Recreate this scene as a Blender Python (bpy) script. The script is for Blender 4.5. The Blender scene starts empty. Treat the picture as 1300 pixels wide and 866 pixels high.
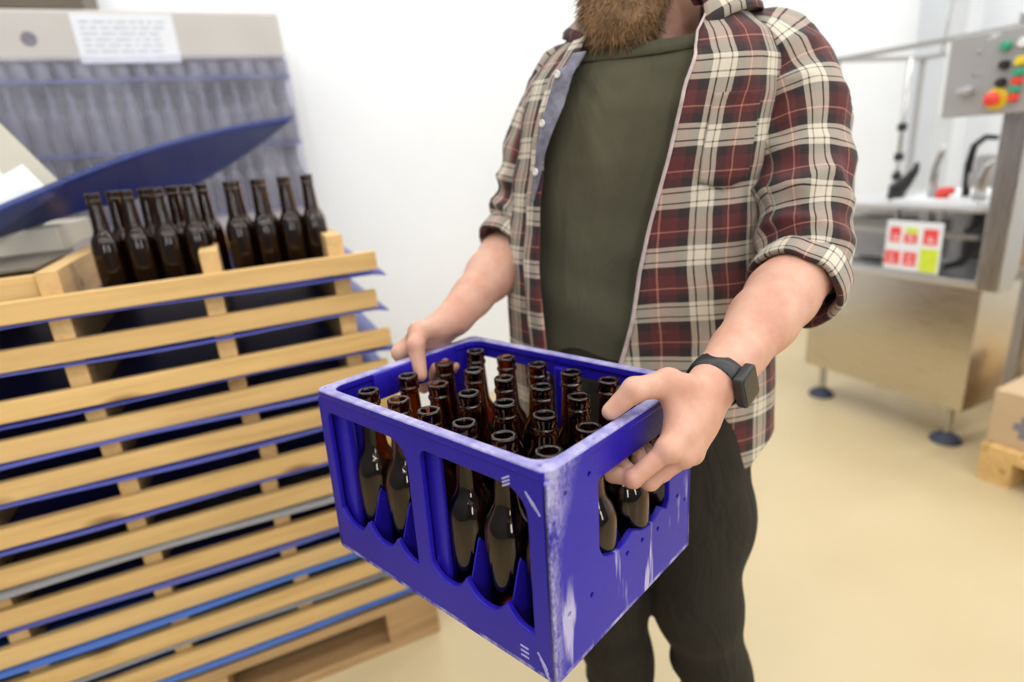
import bpy, bmesh, math, random
import numpy as np
from mathutils import Vector, Matrix, noise as mnoise
random.seed(7)
C = bpy.context.scene.collection
PI = math.pi
R = math.radians

# ------------------------------------------------------------------ helpers
class MB:
    """collects verts / faces (and optional uvs), links them as one mesh object"""
    def __init__(s): s.v = []; s.f = []; s.uv = []
    def add(s, vs, fs, uv=None):
        o = len(s.v); s.v += [tuple(v) for v in vs]; s.f += [tuple(i+o for i in f) for f in fs]
        s.uv += list(uv) if uv is not None else [(0.0, 0.0)]*len(vs)
        return s
    def box(s, x0, x1, y0, y1, z0, z1, M=None, b=0.0):
        if b > 0:
            bm = bmesh.new(); bmesh.ops.create_cube(bm, size=1)
            for v in bm.verts:
                v.co = Vector(((x0+x1)/2+v.co.x*(x1-x0), (y0+y1)/2+v.co.y*(y1-y0), (z0+z1)/2+v.co.z*(z1-z0)))
            bmesh.ops.bevel(bm, geom=bm.edges[:], offset=b, segments=2, profile=.6, affect='EDGES')
            bm.verts.index_update()
            vs = [v.co.copy() for v in bm.verts]; fs = [[v.index for v in f.verts] for f in bm.faces]; bm.free()
        else:
            vs = [Vector(p) for p in ((x0,y0,z0),(x1,y0,z0),(x1,y1,z0),(x0,y1,z0),(x0,y0,z1),(x1,y0,z1),(x1,y1,z1),(x0,y1,z1))]
            fs = [(0,3,2,1),(4,5,6,7),(0,1,5,4),(1,2,6,5),(2,3,7,6),(3,0,4,7)]
        if M is not None: vs = [M @ v for v in vs]
        return s.add(vs, fs)
    def tube(s, path, rad, n=12, cap=True):
        P = [Vector(p) for p in path]; m = len(P)
        if not hasattr(rad, '__len__'): rad = [rad]*m
        up = Vector((0, 0, 1)); rings = []
        for i in range(m):
            t = (P[min(i+1, m-1)]-P[max(i-1, 0)]).normalized()
            if i == 0:
                a = t.cross(up)
                if a.length < 1e-3: a = t.cross(Vector((1, 0, 0)))
                a.normalize()
            else:
                a = (a - t*a.dot(t)).normalized()
            b = t.cross(a)
            rings.append([P[i]+(a*math.cos(2*PI*k/n)+b*math.sin(2*PI*k/n))*rad[i] for k in range(n)])
        vs = [p for r in rings for p in r]
        fs = [(i*n+k, i*n+(k+1) % n, (i+1)*n+(k+1) % n, (i+1)*n+k) for i in range(m-1) for k in range(n)]
        if cap: fs += [tuple(range(n-1, -1, -1)), tuple((m-1)*n+k for k in range(n))]
        return s.add(vs, fs)
    def lathe(s, prof, n=32, at=(0, 0, 0), M=None, closed=False):
        vs = []; m = len(prof)
        for r, z in prof:
            for k in range(n):
                a = 2*PI*k/n; vs.append(Vector((at[0]+r*math.cos(a), at[1]+r*math.sin(a), at[2]+z)))
        fs = [(i*n+k, i*n+(k+1) % n, (i+1)*n+(k+1) % n, (i+1)*n+k) for i in range(m-1) for k in range(n)]
        if not closed:
            fs += [tuple(range(n-1, -1, -1)), tuple((m-1)*n+k for k in range(n))]
        if M is not None: vs = [M @ v for v in vs]
        return s.add(vs, fs)
    def grid(s, P, UV=None, wrap=False):
        r = len(P); c = len(P[0]); vs = [p for row in P for p in row]
        uv = [q for row in UV for q in row] if UV else None
        fs = []
        for i in range(r-1):
            for j in range(c if wrap else c-1):
                j2 = (j+1) % c
                fs.append((i*c+j, i*c+j2, (i+1)*c+j2, (i+1)*c+j))
        return s.add(vs, fs, uv)
    def mesh(s, name, mat, smooth=False, uv=False):
        me = bpy.data.meshes.new(name); me.from_pydata(s.v, [], s.f); me.materials.append(mat)
        if uv:
            l = me.uv_layers.new(name='UVMap')
            vi = np.zeros(len(me.loops), dtype=np.int32); me.loops.foreach_get('vertex_index', vi)
            l.data.foreach_set('uv', np.array(s.uv, dtype=np.float32)[vi].ravel())
        if smooth:
            me.polygons.foreach_set('use_smooth', [True]*len(me.polygons))
        me.update(); return me
    def build(s, name, mat, parent=None, smooth=False, uv=False, sharp=None):
        o = bpy.data.objects.new(name, s.mesh(name, mat, smooth, uv)); C.objects.link(o)
        if parent: o.parent = parent
        if sharp: o.data.set_sharp_from_angle(angle=R(sharp))
        return o

def empty(name, loc=(0, 0, 0), rz=0.0, M=None):
    o = bpy.data.objects.new(name, None); C.objects.link(o); o.empty_display_size = .05
    if M is not None: o.matrix_world = M
    else: o.location = loc; o.rotation_euler = (0, 0, rz)
    return o
def tag(o, label, cat, group=None, kind=None):
    o['label'] = label; o['category'] = cat
    if group: o['group'] = group
    if kind: o['kind'] = kind
    return o
def structure(o, label=None):
    o['kind'] = 'structure'
    if label: o['label'] = label
    return o

def curve_plate(loops, thick, bevel=0.0015, M=None, res=3):
    """flat plate with holes (first loop the outline), centred on its mid plane; returns verts, faces"""
    cu = bpy.data.curves.new('plate', 'CURVE'); cu.dimensions = '2D'; cu.fill_mode = 'BOTH'
    cu.extrude = max(thick/2-bevel, .0001); cu.bevel_depth = bevel; cu.bevel_resolution = res; cu.offset = -bevel
    for lp in loops:
        sp = cu.splines.new('POLY'); sp.points.add(len(lp)-1); sp.use_cyclic_u = True
        for p, q in zip(sp.points, lp): p.co = (q[0], q[1], 0, 1)
    ob = bpy.data.objects.new('plate', cu); C.objects.link(ob)
    dg = bpy.context.evaluated_depsgraph_get(); dg.update()
    me = bpy.data.meshes.new_from_object(ob.evaluated_get(dg))
    vs = [v.co.copy() for v in me.vertices]; fs = [tuple(p.vertices) for p in me.polygons]
    bpy.data.objects.remove(ob); bpy.data.curves.remove(cu); bpy.data.meshes.remove(me)
    if M is not None: vs = [M @ v for v in vs]
    return vs, fs
def rrect(x0, x1, y0, y1, r, n=5):
    out = []
    for cx, cy, a0 in ((x1-r, y0+r, -90), (x1-r, y1-r, 0), (x0+r, y1-r, 90), (x0+r, y0+r, 180)):
        for i in range(n+1):
            a = R(a0+90*i/n); out.append((cx+r*math.cos(a), cy+r*math.sin(a)))
    return out
def circ(x, y, r, n=10): return [(x+r*math.cos(-2*PI*i/n), y+r*math.sin(-2*PI*i/n)) for i in range(n)]

# ------------------------------------------------------------------ materials
class NT:
    def __init__(s, name):
        s.m = bpy.data.materials.new(name); s.m.use_nodes = True; s.t = s.m.node_tree; s.t.nodes.clear()
        s.out = s.n('ShaderNodeOutputMaterial'); s.b = s.n('ShaderNodeBsdfPrincipled'); s.l(s.b.outputs[0], s.out.inputs[0])
    def n(s, typ, **k):
        x = s.t.nodes.new(typ)
        for a, b in k.items(): setattr(x, a, b)
        return x
    def l(s, a, b): s.t.links.new(a, b)
    def set(s, **k):
        for a, b in k.items():
            i = s.b.inputs[a.replace('_', ' ')]
            if hasattr(b, 'is_linked') or hasattr(b, 'links'): s.l(b, i)
            else: i.default_value = (*b, 1) if isinstance(b, tuple) and len(b) == 3 and i.type == 'RGBA' else b
        return s
    def coord(s, kind='Object', scale=(1, 1, 1), rot=(0, 0, 0)):
        tc = s.n('ShaderNodeTexCoord'); mp = s.n('ShaderNodeMapping'); s.l(tc.outputs[kind], mp.inputs[0])
        mp.inputs['Scale'].default_value = scale; mp.inputs['Rotation'].default_value = rot
        return mp.outputs[0]
    def noise(s, vec, scale=5, detail=3, rough=.55, dist=0):
        x = s.n('ShaderNodeTexNoise'); s.l(vec, x.inputs['Vector'])
        x.inputs['Scale'].default_value = scale; x.inputs['Detail'].default_value = detail
        x.inputs['Roughness'].default_value = rough; x.inputs['Distortion'].default_value = dist
        return x.outputs['Fac']
    def ramp(s, fac, stops, interp='LINEAR'):
        x = s.n('ShaderNodeValToRGB'); s.l(fac, x.inputs[0]); cr = x.color_ramp; cr.interpolation = interp
        while len(cr.elements) < len(stops): cr.elements.new(.5)
        for e, (p, c) in zip(cr.elements, stops):
            e.position = p; e.color = (*c, 1) if len(c) == 3 else c
        return x.outputs[0]
    def math(s, op, a, b=None, clamp=False):
        x = s.n('ShaderNodeMath', operation=op); x.use_clamp = clamp
        for i, q in enumerate((a, b)):
            if q is None: continue
            if hasattr(q, 'links'): s.l(q, x.inputs[i])
            else: x.inputs[i].default_value = q
        return x.outputs[0]
    def mix(s, fac, a, b, blend='MIX'):
        x = s.n('ShaderNodeMix', data_type='RGBA', blend_type=blend)
        for i, q in ((0, fac), (6, a), (7, b)):
            if hasattr(q, 'links'): s.l(q, x.inputs[i])
            elif isinstance(q, tuple): x.inputs[i].default_value = (*q, 1) if len(q) == 3 else q
            else: x.inputs[i].default_value = q
        return x.outputs[2]
    def bump(s, h, strength=.3, dist=.01):
        x = s.n('ShaderNodeBump'); s.l(h, x.inputs['Height'])
        x.inputs['Strength'].default_value = strength; x.inputs['Distance'].default_value = dist
        s.l(x.outputs[0], s.b.inputs['Normal']); return s
    def xyz(s, vec):
        x = s.n('ShaderNodeSeparateXYZ'); s.l(vec, x.inputs[0]); return x.outputs

def plain(name, col, rough=.5, metal=0.0, var=0.0, scale=6, bump=0.0, bs=60, **k):
    t = NT(name); t.set(Roughness=rough, Metallic=metal, **k)
    v = t.coord()
    if var > 0:
        f = t.noise(v, scale, 4)
        lo = tuple(max(0, c*(1-var)) for c in col); hi = tuple(min(1, c*(1+var)) for c in col)
        t.set(Base_Color=t.ramp(f, [(.3, lo), (.7, hi)]))
    else: t.set(Base_Color=col)
    if bump > 0: t.bump(t.noise(v, bs, 3), bump, .003)
    return t.m

def wood_mat(name, light, dark, sc=(2, 30, 30)):
    t = NT(name); v = t.coord('Object', sc)
    info = t.n('ShaderNodeObjectInfo')
    off = t.n('ShaderNodeVectorMath', operation='ADD'); t.l(v, off.inputs[0]); 
    sc2 = t.n('ShaderNodeVectorMath', operation='SCALE'); sc2.inputs[0].default_value = (17, 31, 11); t.l(info.outputs['Random'], sc2.inputs[3])
    t.l(sc2.outputs[0], off.inputs[1]); v2 = off.outputs[0]
    g = t.noise(v2, 1.6, 5, .6, .6)
    c = t.ramp(g, [(.28, dark), (.5, light), (.75, tuple(min(1, x*1.12) for x in light))])
    # knots
    kv = t.coord('Object', (5, 14, 14)); ka = t.n('ShaderNodeVectorMath', operation='ADD'); t.l(kv, ka.inputs[0]); t.l(sc2.outputs[0], ka.inputs[1])
    vo = t.n('ShaderNodeTexVoronoi'); t.l(ka.outputs[0], vo.inputs['Vector']); vo.inputs['Scale'].default_value = .8
    km = t.ramp(vo.outputs['Distance'], [(.07, (1, 1, 1)), (.19, (0, 0, 0))])
    kf = t.math('MULTIPLY', km, .75)
    c2 = t.mix(kf, c, (.20, .085, .025))
    tint = t.ramp(info.outputs['Random'], [(0, (.88, .86, .82)), (1, (1.0, 1.0, 1.0))])
    c3 = t.mix(1.0, c2, tint, 'MULTIPLY')
    t.set(Base_Color=c3, Roughness=.62); t.bump(g, .25, .002)
    return t.m

M_wood = wood_mat('pine', (.76, .50, .20), (.66, .40, .15))
M_woodbeam = wood_mat('pine_beam', (.74, .49, .215), (.64, .40, .165), (30, 2, 30))
M_woodold = wood_mat('old_pine', (.50, .31, .14), (.36, .21, .09))

def floor_mat():
    t = NT('epoxy_floor'); v = t.coord()
    f = t.noise(v, 1.3, 5); g = t.noise(v, 220, 2)
    c = t.ramp(f, [(.3, (.53, .42, .24)), (.7, (.59, .475, .285))])
    sp = t.ramp(g, [(.62, (0, 0, 0)), (.72, (1, 1, 1))])
    c = t.mix(t.math('MULTIPLY', sp, .12), c, (.5, .38, .2))
    t.set(Base_Color=c, Roughness=t.ramp(f, [(.3, (.28, .28, .28)), (.7, (.4, .4, .4))]), Specular_IOR_Level=.45)
    t.bump(g, .05, .002); return t.m
M_floor = floor_mat()
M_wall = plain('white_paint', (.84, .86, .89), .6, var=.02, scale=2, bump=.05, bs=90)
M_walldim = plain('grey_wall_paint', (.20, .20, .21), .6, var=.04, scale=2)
M_ceil = plain('ceiling_paint', (.86, .86, .85), .7, var=.02)
M_column = plain('grey_paint', (.62, .64, .67), .55, var=.03)

def steel(name, col=(.52, .51, .50), rough=.28, stretch=(60, 60, 2)):
    t = NT(name); v = t.coord('Object', stretch); f = t.noise(v, 3, 4)
    t.set(Base_Color=t.ramp(f, [(.3, tuple(c*.9 for c in col)), (.7, col)]), Metallic=1.0,
          Roughness=t.ramp(f, [(.3, (rough*.8,)*3), (.7, (rough*1.25,)*3)]))
    t.bump(f, .04, .001); return t.m
M_steel = steel('brushed_steel')
M_steelpanel = steel('steel_panel', (.60, .545, .46), .3, (60, 3, 60))
M_steellight = steel('bright_steel', (.75, .75, .76), .35)
M_greypaint = plain('grey_enamel', (.36, .35, .35), .4, var=.04)
M_whiteplastic = plain('white_plastic', (.82, .83, .85), .45, var=.02)
M_black = plain('black_plastic', (.018, .018, .02), .42, var=.15)
M_blackrubber = plain('navy_rubber', (.03, .04, .075), .6, var=.1)
M_red = plain('red_plastic', (.78, .06, .04), .4, var=.04)
M_yellow = plain('yellow_plastic', (.85, .62, .03), .4, var=.04)
M_lime = plain('lime_print', (.66, .78, .05), .55, var=.06, scale=40)
M_redprint = plain('red_print', (.85, .07, .07), .55, var=.1, scale=60)
M_green = plain('green_plastic', (.05, .35, .2), .4, var=.04)
M_paper = plain('paper', (.82, .84, .88), .7, var=.02)
M_inkgrey = plain('grey_print', (.55, .57, .66), .7, var=.1, scale=50)
M_smudge = plain('dark_stamp', (.22, .2, .24), .7, var=.2, scale=60)
M_card = plain('cardboard', (.56, .40, .24), .75, var=.05, scale=8, bump=.06, bs=120)
M_cardpale = plain('pale_cardboard', (.56, .52, .43), .7, var=.04, scale=6, bump=.05, bs=120)
M_cardgrey = plain('grey_cardboard', (.5, .45, .41), .75, var=.08, scale=9)
M_carddark = plain('olive_brown_board', (.14, .115, .085), .7, var=.1)
M_captan = plain('tan_board', (.58, .55, .52), .7, var=.04, scale=5, bump=.05)
M_binblue = plain('blue_grey_plastic', (.27, .31, .38), .5, var=.05)

def sheet_mat(name, col, trans=0.0, rough=.35):
    t = NT(name); v = t.coord(); f = t.noise(v, 4, 3)
    t.set(Base_Color=t.ramp(f, [(.3, tuple(c*.88 for c in col)), (.7, col)]), Roughness=rough)
    t.bump(t.noise(v, 9, 2), .12, .01)
    if trans > 0:
        tr = t.n('ShaderNodeBsdfTransparent'); tr.inputs[0].default_value = (.5, .56, .85, 1)
        mx = t.n('ShaderNodeMixShader'); mx.inputs[0].default_value = trans
        t.l(t.b.outputs[0], mx.inputs[1]); t.l(tr.outputs[0], mx.inputs[2]); t.l(mx.outputs[0], t.out.inputs[0])
    return t.m
M_sheetviolet = sheet_mat('violet_blue_sheet', (.045, .055, .32))
M_sheetbright = sheet_mat('bright_blue_sheet', (.012, .10, .42))
M_sheetgrey = sheet_mat('grey_sheet', (.21, .20, .20))
M_sheetbig = sheet_mat('translucent_blue_sheet', (.012, .032, .19), .34)

def film_mat():
    t = NT('stretch_film'); v = t.coord()
    f = t.noise(t.coord('Object', (4, 4, 2)), 3, 4, .5, .6)
    t.set(Base_Color=(.74, .74, .86), Roughness=.3); t.bump(f, .15, .01)
    tr = t.n('ShaderNodeBsdfTransparent'); tr.inputs[0].default_value = (.93, .93, .98, 1)
    mx = t.n('ShaderNodeMixShader'); t.l(t.ramp(f, [(.3, (.86,)*3), (.7, (.72,)*3)]), mx.inputs[0])
    t.l(t.b.outputs[0], mx.inputs[1]); t.l(tr.outputs[0], mx.inputs[2]); t.l(mx.outputs[0], t.out.inputs[0])
    return t.m
M_film = film_mat()

def glass_mat():
    t = NT('amber_glass'); v = t.coord()
    t.set(Base_Color=t.ramp(t.noise(v, 14, 2), [(.3, (.27, .095, .016)), (.7, (.31, .115, .02))]),
          Roughness=.03, IOR=1.5, Transmission_Weight=1.0)
    return t.m
M_glass = glass_mat()
def glass_dark():
    t = NT('dark_amber_glass'); v = t.coord()
    t.set(Base_Color=t.ramp(t.noise(v, 14, 2), [(.3, (.10, .033, .007)), (.7, (.13, .042, .009))]),
          Roughness=.03, IOR=1.5, Transmission_Weight=.95)
    return t.m
M_glassdark = glass_dark()
def glass_film():
    t = NT('dull_glass'); v = t.coord()
    t.set(Base_Color=t.ramp(t.noise(v, 14, 2), [(.3, (.10, .10, .14)), (.7, (.14, .14, .19))]), Roughness=.2)
    return t.m
M_glassfilm = glass_film()

def crate_mat():
    t = NT('worn_blue_plastic'); v = t.coord(); X = t.xyz(v)
    base = t.ramp(t.noise(v, 7, 4), [(.3, (.013, .006, .30)), (.7, (.020, .010, .36))])
    fine = t.noise(t.coord('Object', (1, 1, .6)), 260, 3, .7)
    mid = t.noise(t.coord('Object', (1, 1, .35)), 38, 4, .65)
    # scuffs along the near vertical corner (y small on the end panel)
    ew = t.math('ADD', .018, t.math('MULTIPLY', t.math('SUBTRACT', X[2], .15, True), .42))
    e1 = t.math('SUBTRACT', 1.0, t.math('DIVIDE', X[1], ew), True)
    e2 = t.math('GREATER_THAN', X[0], .396)
    s1 = t.math('MULTIPLY', t.math('MULTIPLY', e1, e2), t.ramp(t.math('ADD', t.math('MULTIPLY', mid, .6), t.math('MULTIPLY', fine, .4)), [(.40, (0, 0, 0)), (.56, (1, 1, 1))]))
    # vertical runs on the lower end panel
    runs = t.ramp(t.noise(t.coord('Object', (1, 34, 5.0)), 1.25, 3), [(.57, (0, 0, 0)), (.64, (1, 1, 1))])
    lowz = t.math('SUBTRACT', 1.0, t.math('DIVIDE', X[2], .135), True)
    lowm = t.ramp(lowz, [(.12, (0, 0, 0)), (.4, (1, 1, 1))])
    s2 = t.math('MULTIPLY', t.math('MULTIPLY', runs, lowm), e2)
    # speckled scratches everywhere
    scr = t.ramp(t.noise(t.coord('Object', (30, 30, 110), (0, .5, .3)), 3, 5, .75), [(.66, (0, 0, 0)), (.76, (.5, .5, .5))])
    # rubbed bottom edge
    be = t.math('MULTIPLY', t.math('LESS_THAN', X[2], .006), t.ramp(mid, [(.42, (0, 0, 0)), (.6, (.8, .8, .8))]))
    top = t.math('MULTIPLY', t.math('GREATER_THAN', X[2], .2445), t.ramp(mid, [(.3, (.35, .35, .35)), (.6, (.95, .95, .95))]))  # rim top paled: ceiling reflection put into the colour, mottled like rubbing
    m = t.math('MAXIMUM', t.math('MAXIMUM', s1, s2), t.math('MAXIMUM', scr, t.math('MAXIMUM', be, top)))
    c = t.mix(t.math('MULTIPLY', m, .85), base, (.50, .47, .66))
    t.set(Base_Color=c, Roughness=t.ramp(m, [(0, (.38,)*3), (1, (.6,)*3)]), Specular_IOR_Level=.32)
    t.bump(t.noise(v, 90, 3), .08, .002)
    return t.m
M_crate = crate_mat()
M_scratch = plain('rubbed_plastic', (.42, .40, .66), .6, var=.15, scale=90)

def plaid_mat():
    t = NT('plaid_flannel'); uv = t.n('ShaderNodeUVMap'); uv.uv_map = 'UVMap'
    wob = t.noise(uv.outputs[0], 9, 2)
    cr, dk, mr, sal = (.64, .57, .46), (.010, .007, .008), (.085, .009, .012), (.50, .20, .14)
    stops = [(0, cr), (.075, dk), (.098, cr), (.255, dk), (.278, cr), (.35, dk), (.50, mr), (.595, sal), (.618, mr), (.72, mr), (.84, dk)]
    S = t.xyz(uv.outputs[0])
    res = []
    for ax, per, ph in ((0, .083, .1), (1, .086, .35)):
        u = t.math('ADD', S[ax], t.math('MULTIPLY', wob, .008))
        fr = t.math('FRACT', t.math('ADD', t.math('DIVIDE', u, per), ph))
        res.append(t.ramp(fr, stops, 'CONSTANT'))
    c = t.mix(.5, res[0], res[1])
    n = t.noise(uv.outputs[0], 700, 2)
    c = t.mix(t.math('MULTIPLY', n, .10), c, (.3, .2, .18))
    t.set(Base_Color=c, Roughness=.9, Sheen_Weight=.08, Sheen_Roughness=.5)
    big = t.noise(uv.outputs[0], 14, 3, .5, .6)
    t.bump(t.math('ADD', t.math('MULTIPLY', big, 1.0), t.math('MULTIPLY', n, .06)), .55, .012)
    return t.m
M_plaid = plaid_mat()
M_plaidin = plain('plaid_lining', (.17, .165, .21), .9, var=.45, scale=55)
M_seam = plain('pale_seam', (.50, .41, .39), .9, var=.2, scale=60)
def cloth(name, col, big=7, strength=.5, fine=900):
    t = NT(name); v = t.coord()
    f = t.noise(v, 16, 3)
    c = t.ramp(f, [(.3, tuple(x*.9 for x in col)), (.7, tuple(x*1.08 for x in col))])
    t.set(Base_Color=c, Roughness=.92, Sheen_Weight=.05)
    if big == 12: t.set(Sheen_Weight=0.0)
    a = t.noise(t.coord('Object', (1.4, 1.4, .6)), big, 3, .5, .7); b = t.noise(v, fine, 2)
    t.bump(t.math('ADD', a, t.math('MULTIPLY', b, .03)), strength, .02); return t.m
M_tee = cloth('olive_jersey', (.086, .078, .046), 9, .5)
M_teerib = cloth('olive_rib', (.078, .072, .042), 30, .2)
M_trouser = cloth('dark_olive_twill', (.013, .0095, .0035), 12, .9)
M_shoe = plain('dark_suede', (.035, .03, .025), .8, var=.15, scale=30, bump=.2)
M_sole = plain('pale_rubber', (.55, .53, .48), .6, var=.05)
def skin_mat():
    t = NT('skin'); v = t.coord()
    a = t.noise(v, 22, 4); b = t.noise(v, 420, 3)
    c = t.ramp(a, [(.3, (.53, .255, .18)), (.5, (.60, .325, .235)), (.72, (.65, .39, .295))])
    t.set(Base_Color=c, Roughness=.5, Subsurface_Weight=.12, Subsurface_Radius=(.012, .005, .003), Subsurface_Scale=.6, Specular_IOR_Level=.35)
    d_ = t.noise(v, 95, 3, .6, .8)
    t.bump(t.math('ADD', t.math('ADD', t.math('MULTIPLY', a, .5), t.math('MULTIPLY', d_, .3)), t.math('MULTIPLY', b, .12)), .3, .004)
    return t.m
M_skin = skin_mat()
M_nail = plain('fingernail', (.72, .46, .40), .3, var=.03)
M_beard = plain('brown_hair', (.30, .175, .085), .6, var=.5, scale=45)
M_hairdark = plain('dark_brown_hair', (.10, .05, .022), .6, var=.5, scale=45)
M_eye = plain('eye_white', (.8, .78, .76), .15, var=.01)
M_button = plain('pearl_button', (.75, .72, .7), .25, var=.05)
M_screen = plain('dark_watch_glass', (.012, .012, .012), .08, var=.1)

# ------------------------------------------------------------------ camera
cam_d = bpy.data.cameras.new('camera'); cam = bpy.data.objects.new('camera', cam_d); C.objects.link(cam)
CM = [[0.90162, -0.198085, 0.384498], [-0.425435, -0.245866, 0.870951], [-0.0779875, -0.948848, -0.305951]]
cam.matrix_world = Matrix(((CM[0][0], -CM[0][1], -CM[0][2], 0), (CM[1][0], -CM[1][1], -CM[1][2], 0), (CM[2][0], -CM[2][1], -CM[2][2], 1.27), (0, 0, 0, 1)))
cam_d.sensor_width = 36; cam_d.lens = 751.1/1300*36; cam_d.clip_start = .02
cam_d.dof.use_dof = True; cam_d.dof.focus_distance = .70; cam_d.dof.aperture_fstop = 1.9; cam_d.dof.aperture_blades = 9
bpy.context.scene.camera = cam

# ------------------------------------------------------------------ the room
X0, X1, Y0, Y1, ZC = -2.6, 5.2, -3.6, 2.86, 3.3
def shell(name, *b):
    o = MB().box(*b).build(name, M_wall); return structure(o)
fl = MB().box(X0-.1, X1+.1, Y0-.1, Y1+.1, -.1, 0).build('floor', M_floor); structure(fl)
ce = MB().box(X0-.1, X1+.1, Y0-.1, Y1+.1, ZC, ZC+.1).build('ceiling', M_ceil); structure(ce)
shell('wall_back', X0-.1, X1+.1, Y1, Y1+.1, 0, ZC)
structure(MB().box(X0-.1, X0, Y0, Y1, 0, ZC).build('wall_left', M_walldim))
shell('wall_right', X1, X1+.1, Y0, Y1, 0, ZC)
# wall behind the photographer, with two windows
wb = MB()
wins = [(-1.5, -.8), (1.5, 2.2)]
xs = [X0-.1]
for a, b in wins: xs += [a, b]
xs.append(X1+.1)
for i in range(0, len(xs), 2): wb.box(xs[i], xs[i+1], Y0-.1, Y0, 0, ZC)
for a, b in wins: wb.box(a, b, Y0-.1, Y0, 0, .95); wb.box(a, b, Y0-.1, Y0, 2.75, ZC)
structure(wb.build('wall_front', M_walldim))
for i, (a, b) in enumerate(wins):
    f = MB()
    for x in (a, b-.06): f.box(x, x+.06, Y0-.08, Y0-.02, .95, 2.75)
    for z in (.95, 2.69): f.box(a, b, Y0-.08, Y0-.02, z, z+.06)
    structure(f.build('window_%d' % (i+1), M_whiteplastic))
col = MB().box(4.47, 4.70, Y1-.18, Y1, 0, ZC).build('trim_1', M_column); structure(col)

# ------------------------------------------------------------------ lights
def area(name, loc, sx, sy, power, rot=(0, 0, 0), colr=(1, 1, 1)):
    l = bpy.data.lights.new(name, 'AREA'); l.shape = 'RECTANGLE'; l.size = sx; l.size_y = sy; l.energy = power; l.color = colr
    o = bpy.data.objects.new(name, l); C.objects.link(o); o.location = loc; o.rotation_euler = rot; return o
LAMP = [(x, y) for y in (-2.3, -.5, 1.1, 2.5) for x in (-1.6, .3, 2.2, 4.1)]
for i, (x, y) in enumerate(LAMP):
    area('lamp_light', (x, y, ZC-.09), 1.7, .26, {-2.3: 21, -.5: 16, 1.1: 14.5, 2.5: 12}[y], colr=(.965, .985, 1.0))
for a, b in wins:
    area('window_light', ((a+b)/2, Y0-.12, 1.85), b-a, 1.8, 62*(b-a), (R(90), 0, 0), (.93, .97, 1.0))
w = bpy.data.worlds.new('world'); bpy.context.scene.world = w; w.use_nodes = True
bg = w.node_tree.nodes['Background']; bg.inputs[0].default_value = (.9, .95, 1, 1); bg.inputs[1].default_value = 1.0
vs_ = bpy.context.scene.view_settings
vs_.view_transform = 'Standard'; vs_.look = 'None'; vs_.exposure = 0.08; vs_.gamma = 1.0; vs_.use_curve_mapping = False

# ------------------------------------------------------------------ slatted trays, stacked at the left
SX, SY = .273, 1.352                      # right end and front plane of the stack
ZB = [1.036, .947, .852, .772, .690, .597, .507, .415, .325, .245, .164]
MIDX = [-.316, -.321, -.318, -.315, -.308, -.290, -.300, -.293, -.290, -.278, -.286]
ORD = ['topmost', 'second', 'third', 'fourth', 'fifth', 'sixth', 'seventh', 'eighth', 'ninth', 'tenth', 'lowest']
def tray_label(i):
    if i == 0: return 'topmost slatted pine tray, holding brown bottles, on the stack at the left'
    if i == 10: return 'lowest slatted pine tray of the stack, just above the floor pallet'
    return '%s slatted pine tray from the top of the stack at the left' % ORD[i]
for i, zb in enumerate(ZB):
    dx = (MIDX[i]+.316)*.75 + (.004, -.003, .012, -.004, .003, .006, -.004, .005, .0, .006, .0)[i]
    dy = (0, .004, -.003, .003, 0, -.004, .003, 0, .004, -.002, 0)[i]
    hb = (ZB[i-1]-zb-.003) if i else .086
    t = empty('slatted_tray', (SX+dx-.6, SY+dy+.4, zb))
    tag(t, tray_label(i), 'wooden tray', 'slatted pine trays stacked at the left')
    h = .041 if i < 3 else .043
    MB().box(-.6, .6, -.4, -.38, 0, h, b=.002).build('front_board', M_wood, t)
    MB().box(-.6, .6, .38, .4, 0, h, b=.002).build('back_board', M_wood, t)
    mid = MIDX[i]-(SX+dx-.6)+.273
    for k in (-2, -1, 0, 1, 2):
        if k == 1: xb = -.075
        elif k == 0: xb = MIDX[i]-.018
        elif k == -1: xb = MIDX[i]-.292
        elif k == -2: xb = MIDX[i]-.565
        else: continue
        xl = SX+xb-(SX+dx-.6) + random.uniform(-.004, .004)
        MB().box(xl-.018, xl+.018, -.379, .379, .0, hb, b=.002).build('cross_beam', M_woodbeam, t)
# plastic sheets between the trays
SC = ['v', 'v', 'v', 'v', 'v', 'v', 'g', 'v', 'b', 'g', 'b']
SL = {'v': (M_sheetviolet, 'violet blue'), 'b': (M_sheetbright, 'bright blue'), 'g': (M_sheetgrey, 'grey')}
for i, zb in enumerate(ZB):
    m, cn = SL[SC[i]]
    P = []; nx, ny = 40, 10
    ov = (.02, .015, .02, .01, .008, .006, .012, .006, .004, .004, .004)[i]
    ovf = (.004, .004, .004, .012, .013, .011, .020, .012, .014, .010, .012)[i]
    for jy in range(ny+1):
        row = []
        for jx in range(nx+1):
            fx, fy = jx/nx, jy/ny
            x = -.9 + fx*(SX+.9+ov); y = SY-ovf + fy*(.8+ovf)
            edge = max(0, 1-fy*12)
            z = zb-.0016 - edge*.004*(1+math.sin(fx*9+i*2.1)) - max(0, (fx-.97))*.25*(1 if i < 3 else .2)
            row.append(Vector((x, y, z)))
        P.append(row)
    top = MB().grid(P)
    me = top.build('plastic_sheet', m, None, True)
    md = me.modifiers.new('thick', 'SOLIDIFY'); md.thickness = .0016
    lab = '%s plastic sheet under the %s slatted tray of the stack' % (cn, 'topmost' if i == 0 else 'lowest' if i == 10 else ORD[i]+' (from the top)')
    tag(me, lab, 'plastic sheet', 'plastic sheets between the slatted trays')
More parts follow.
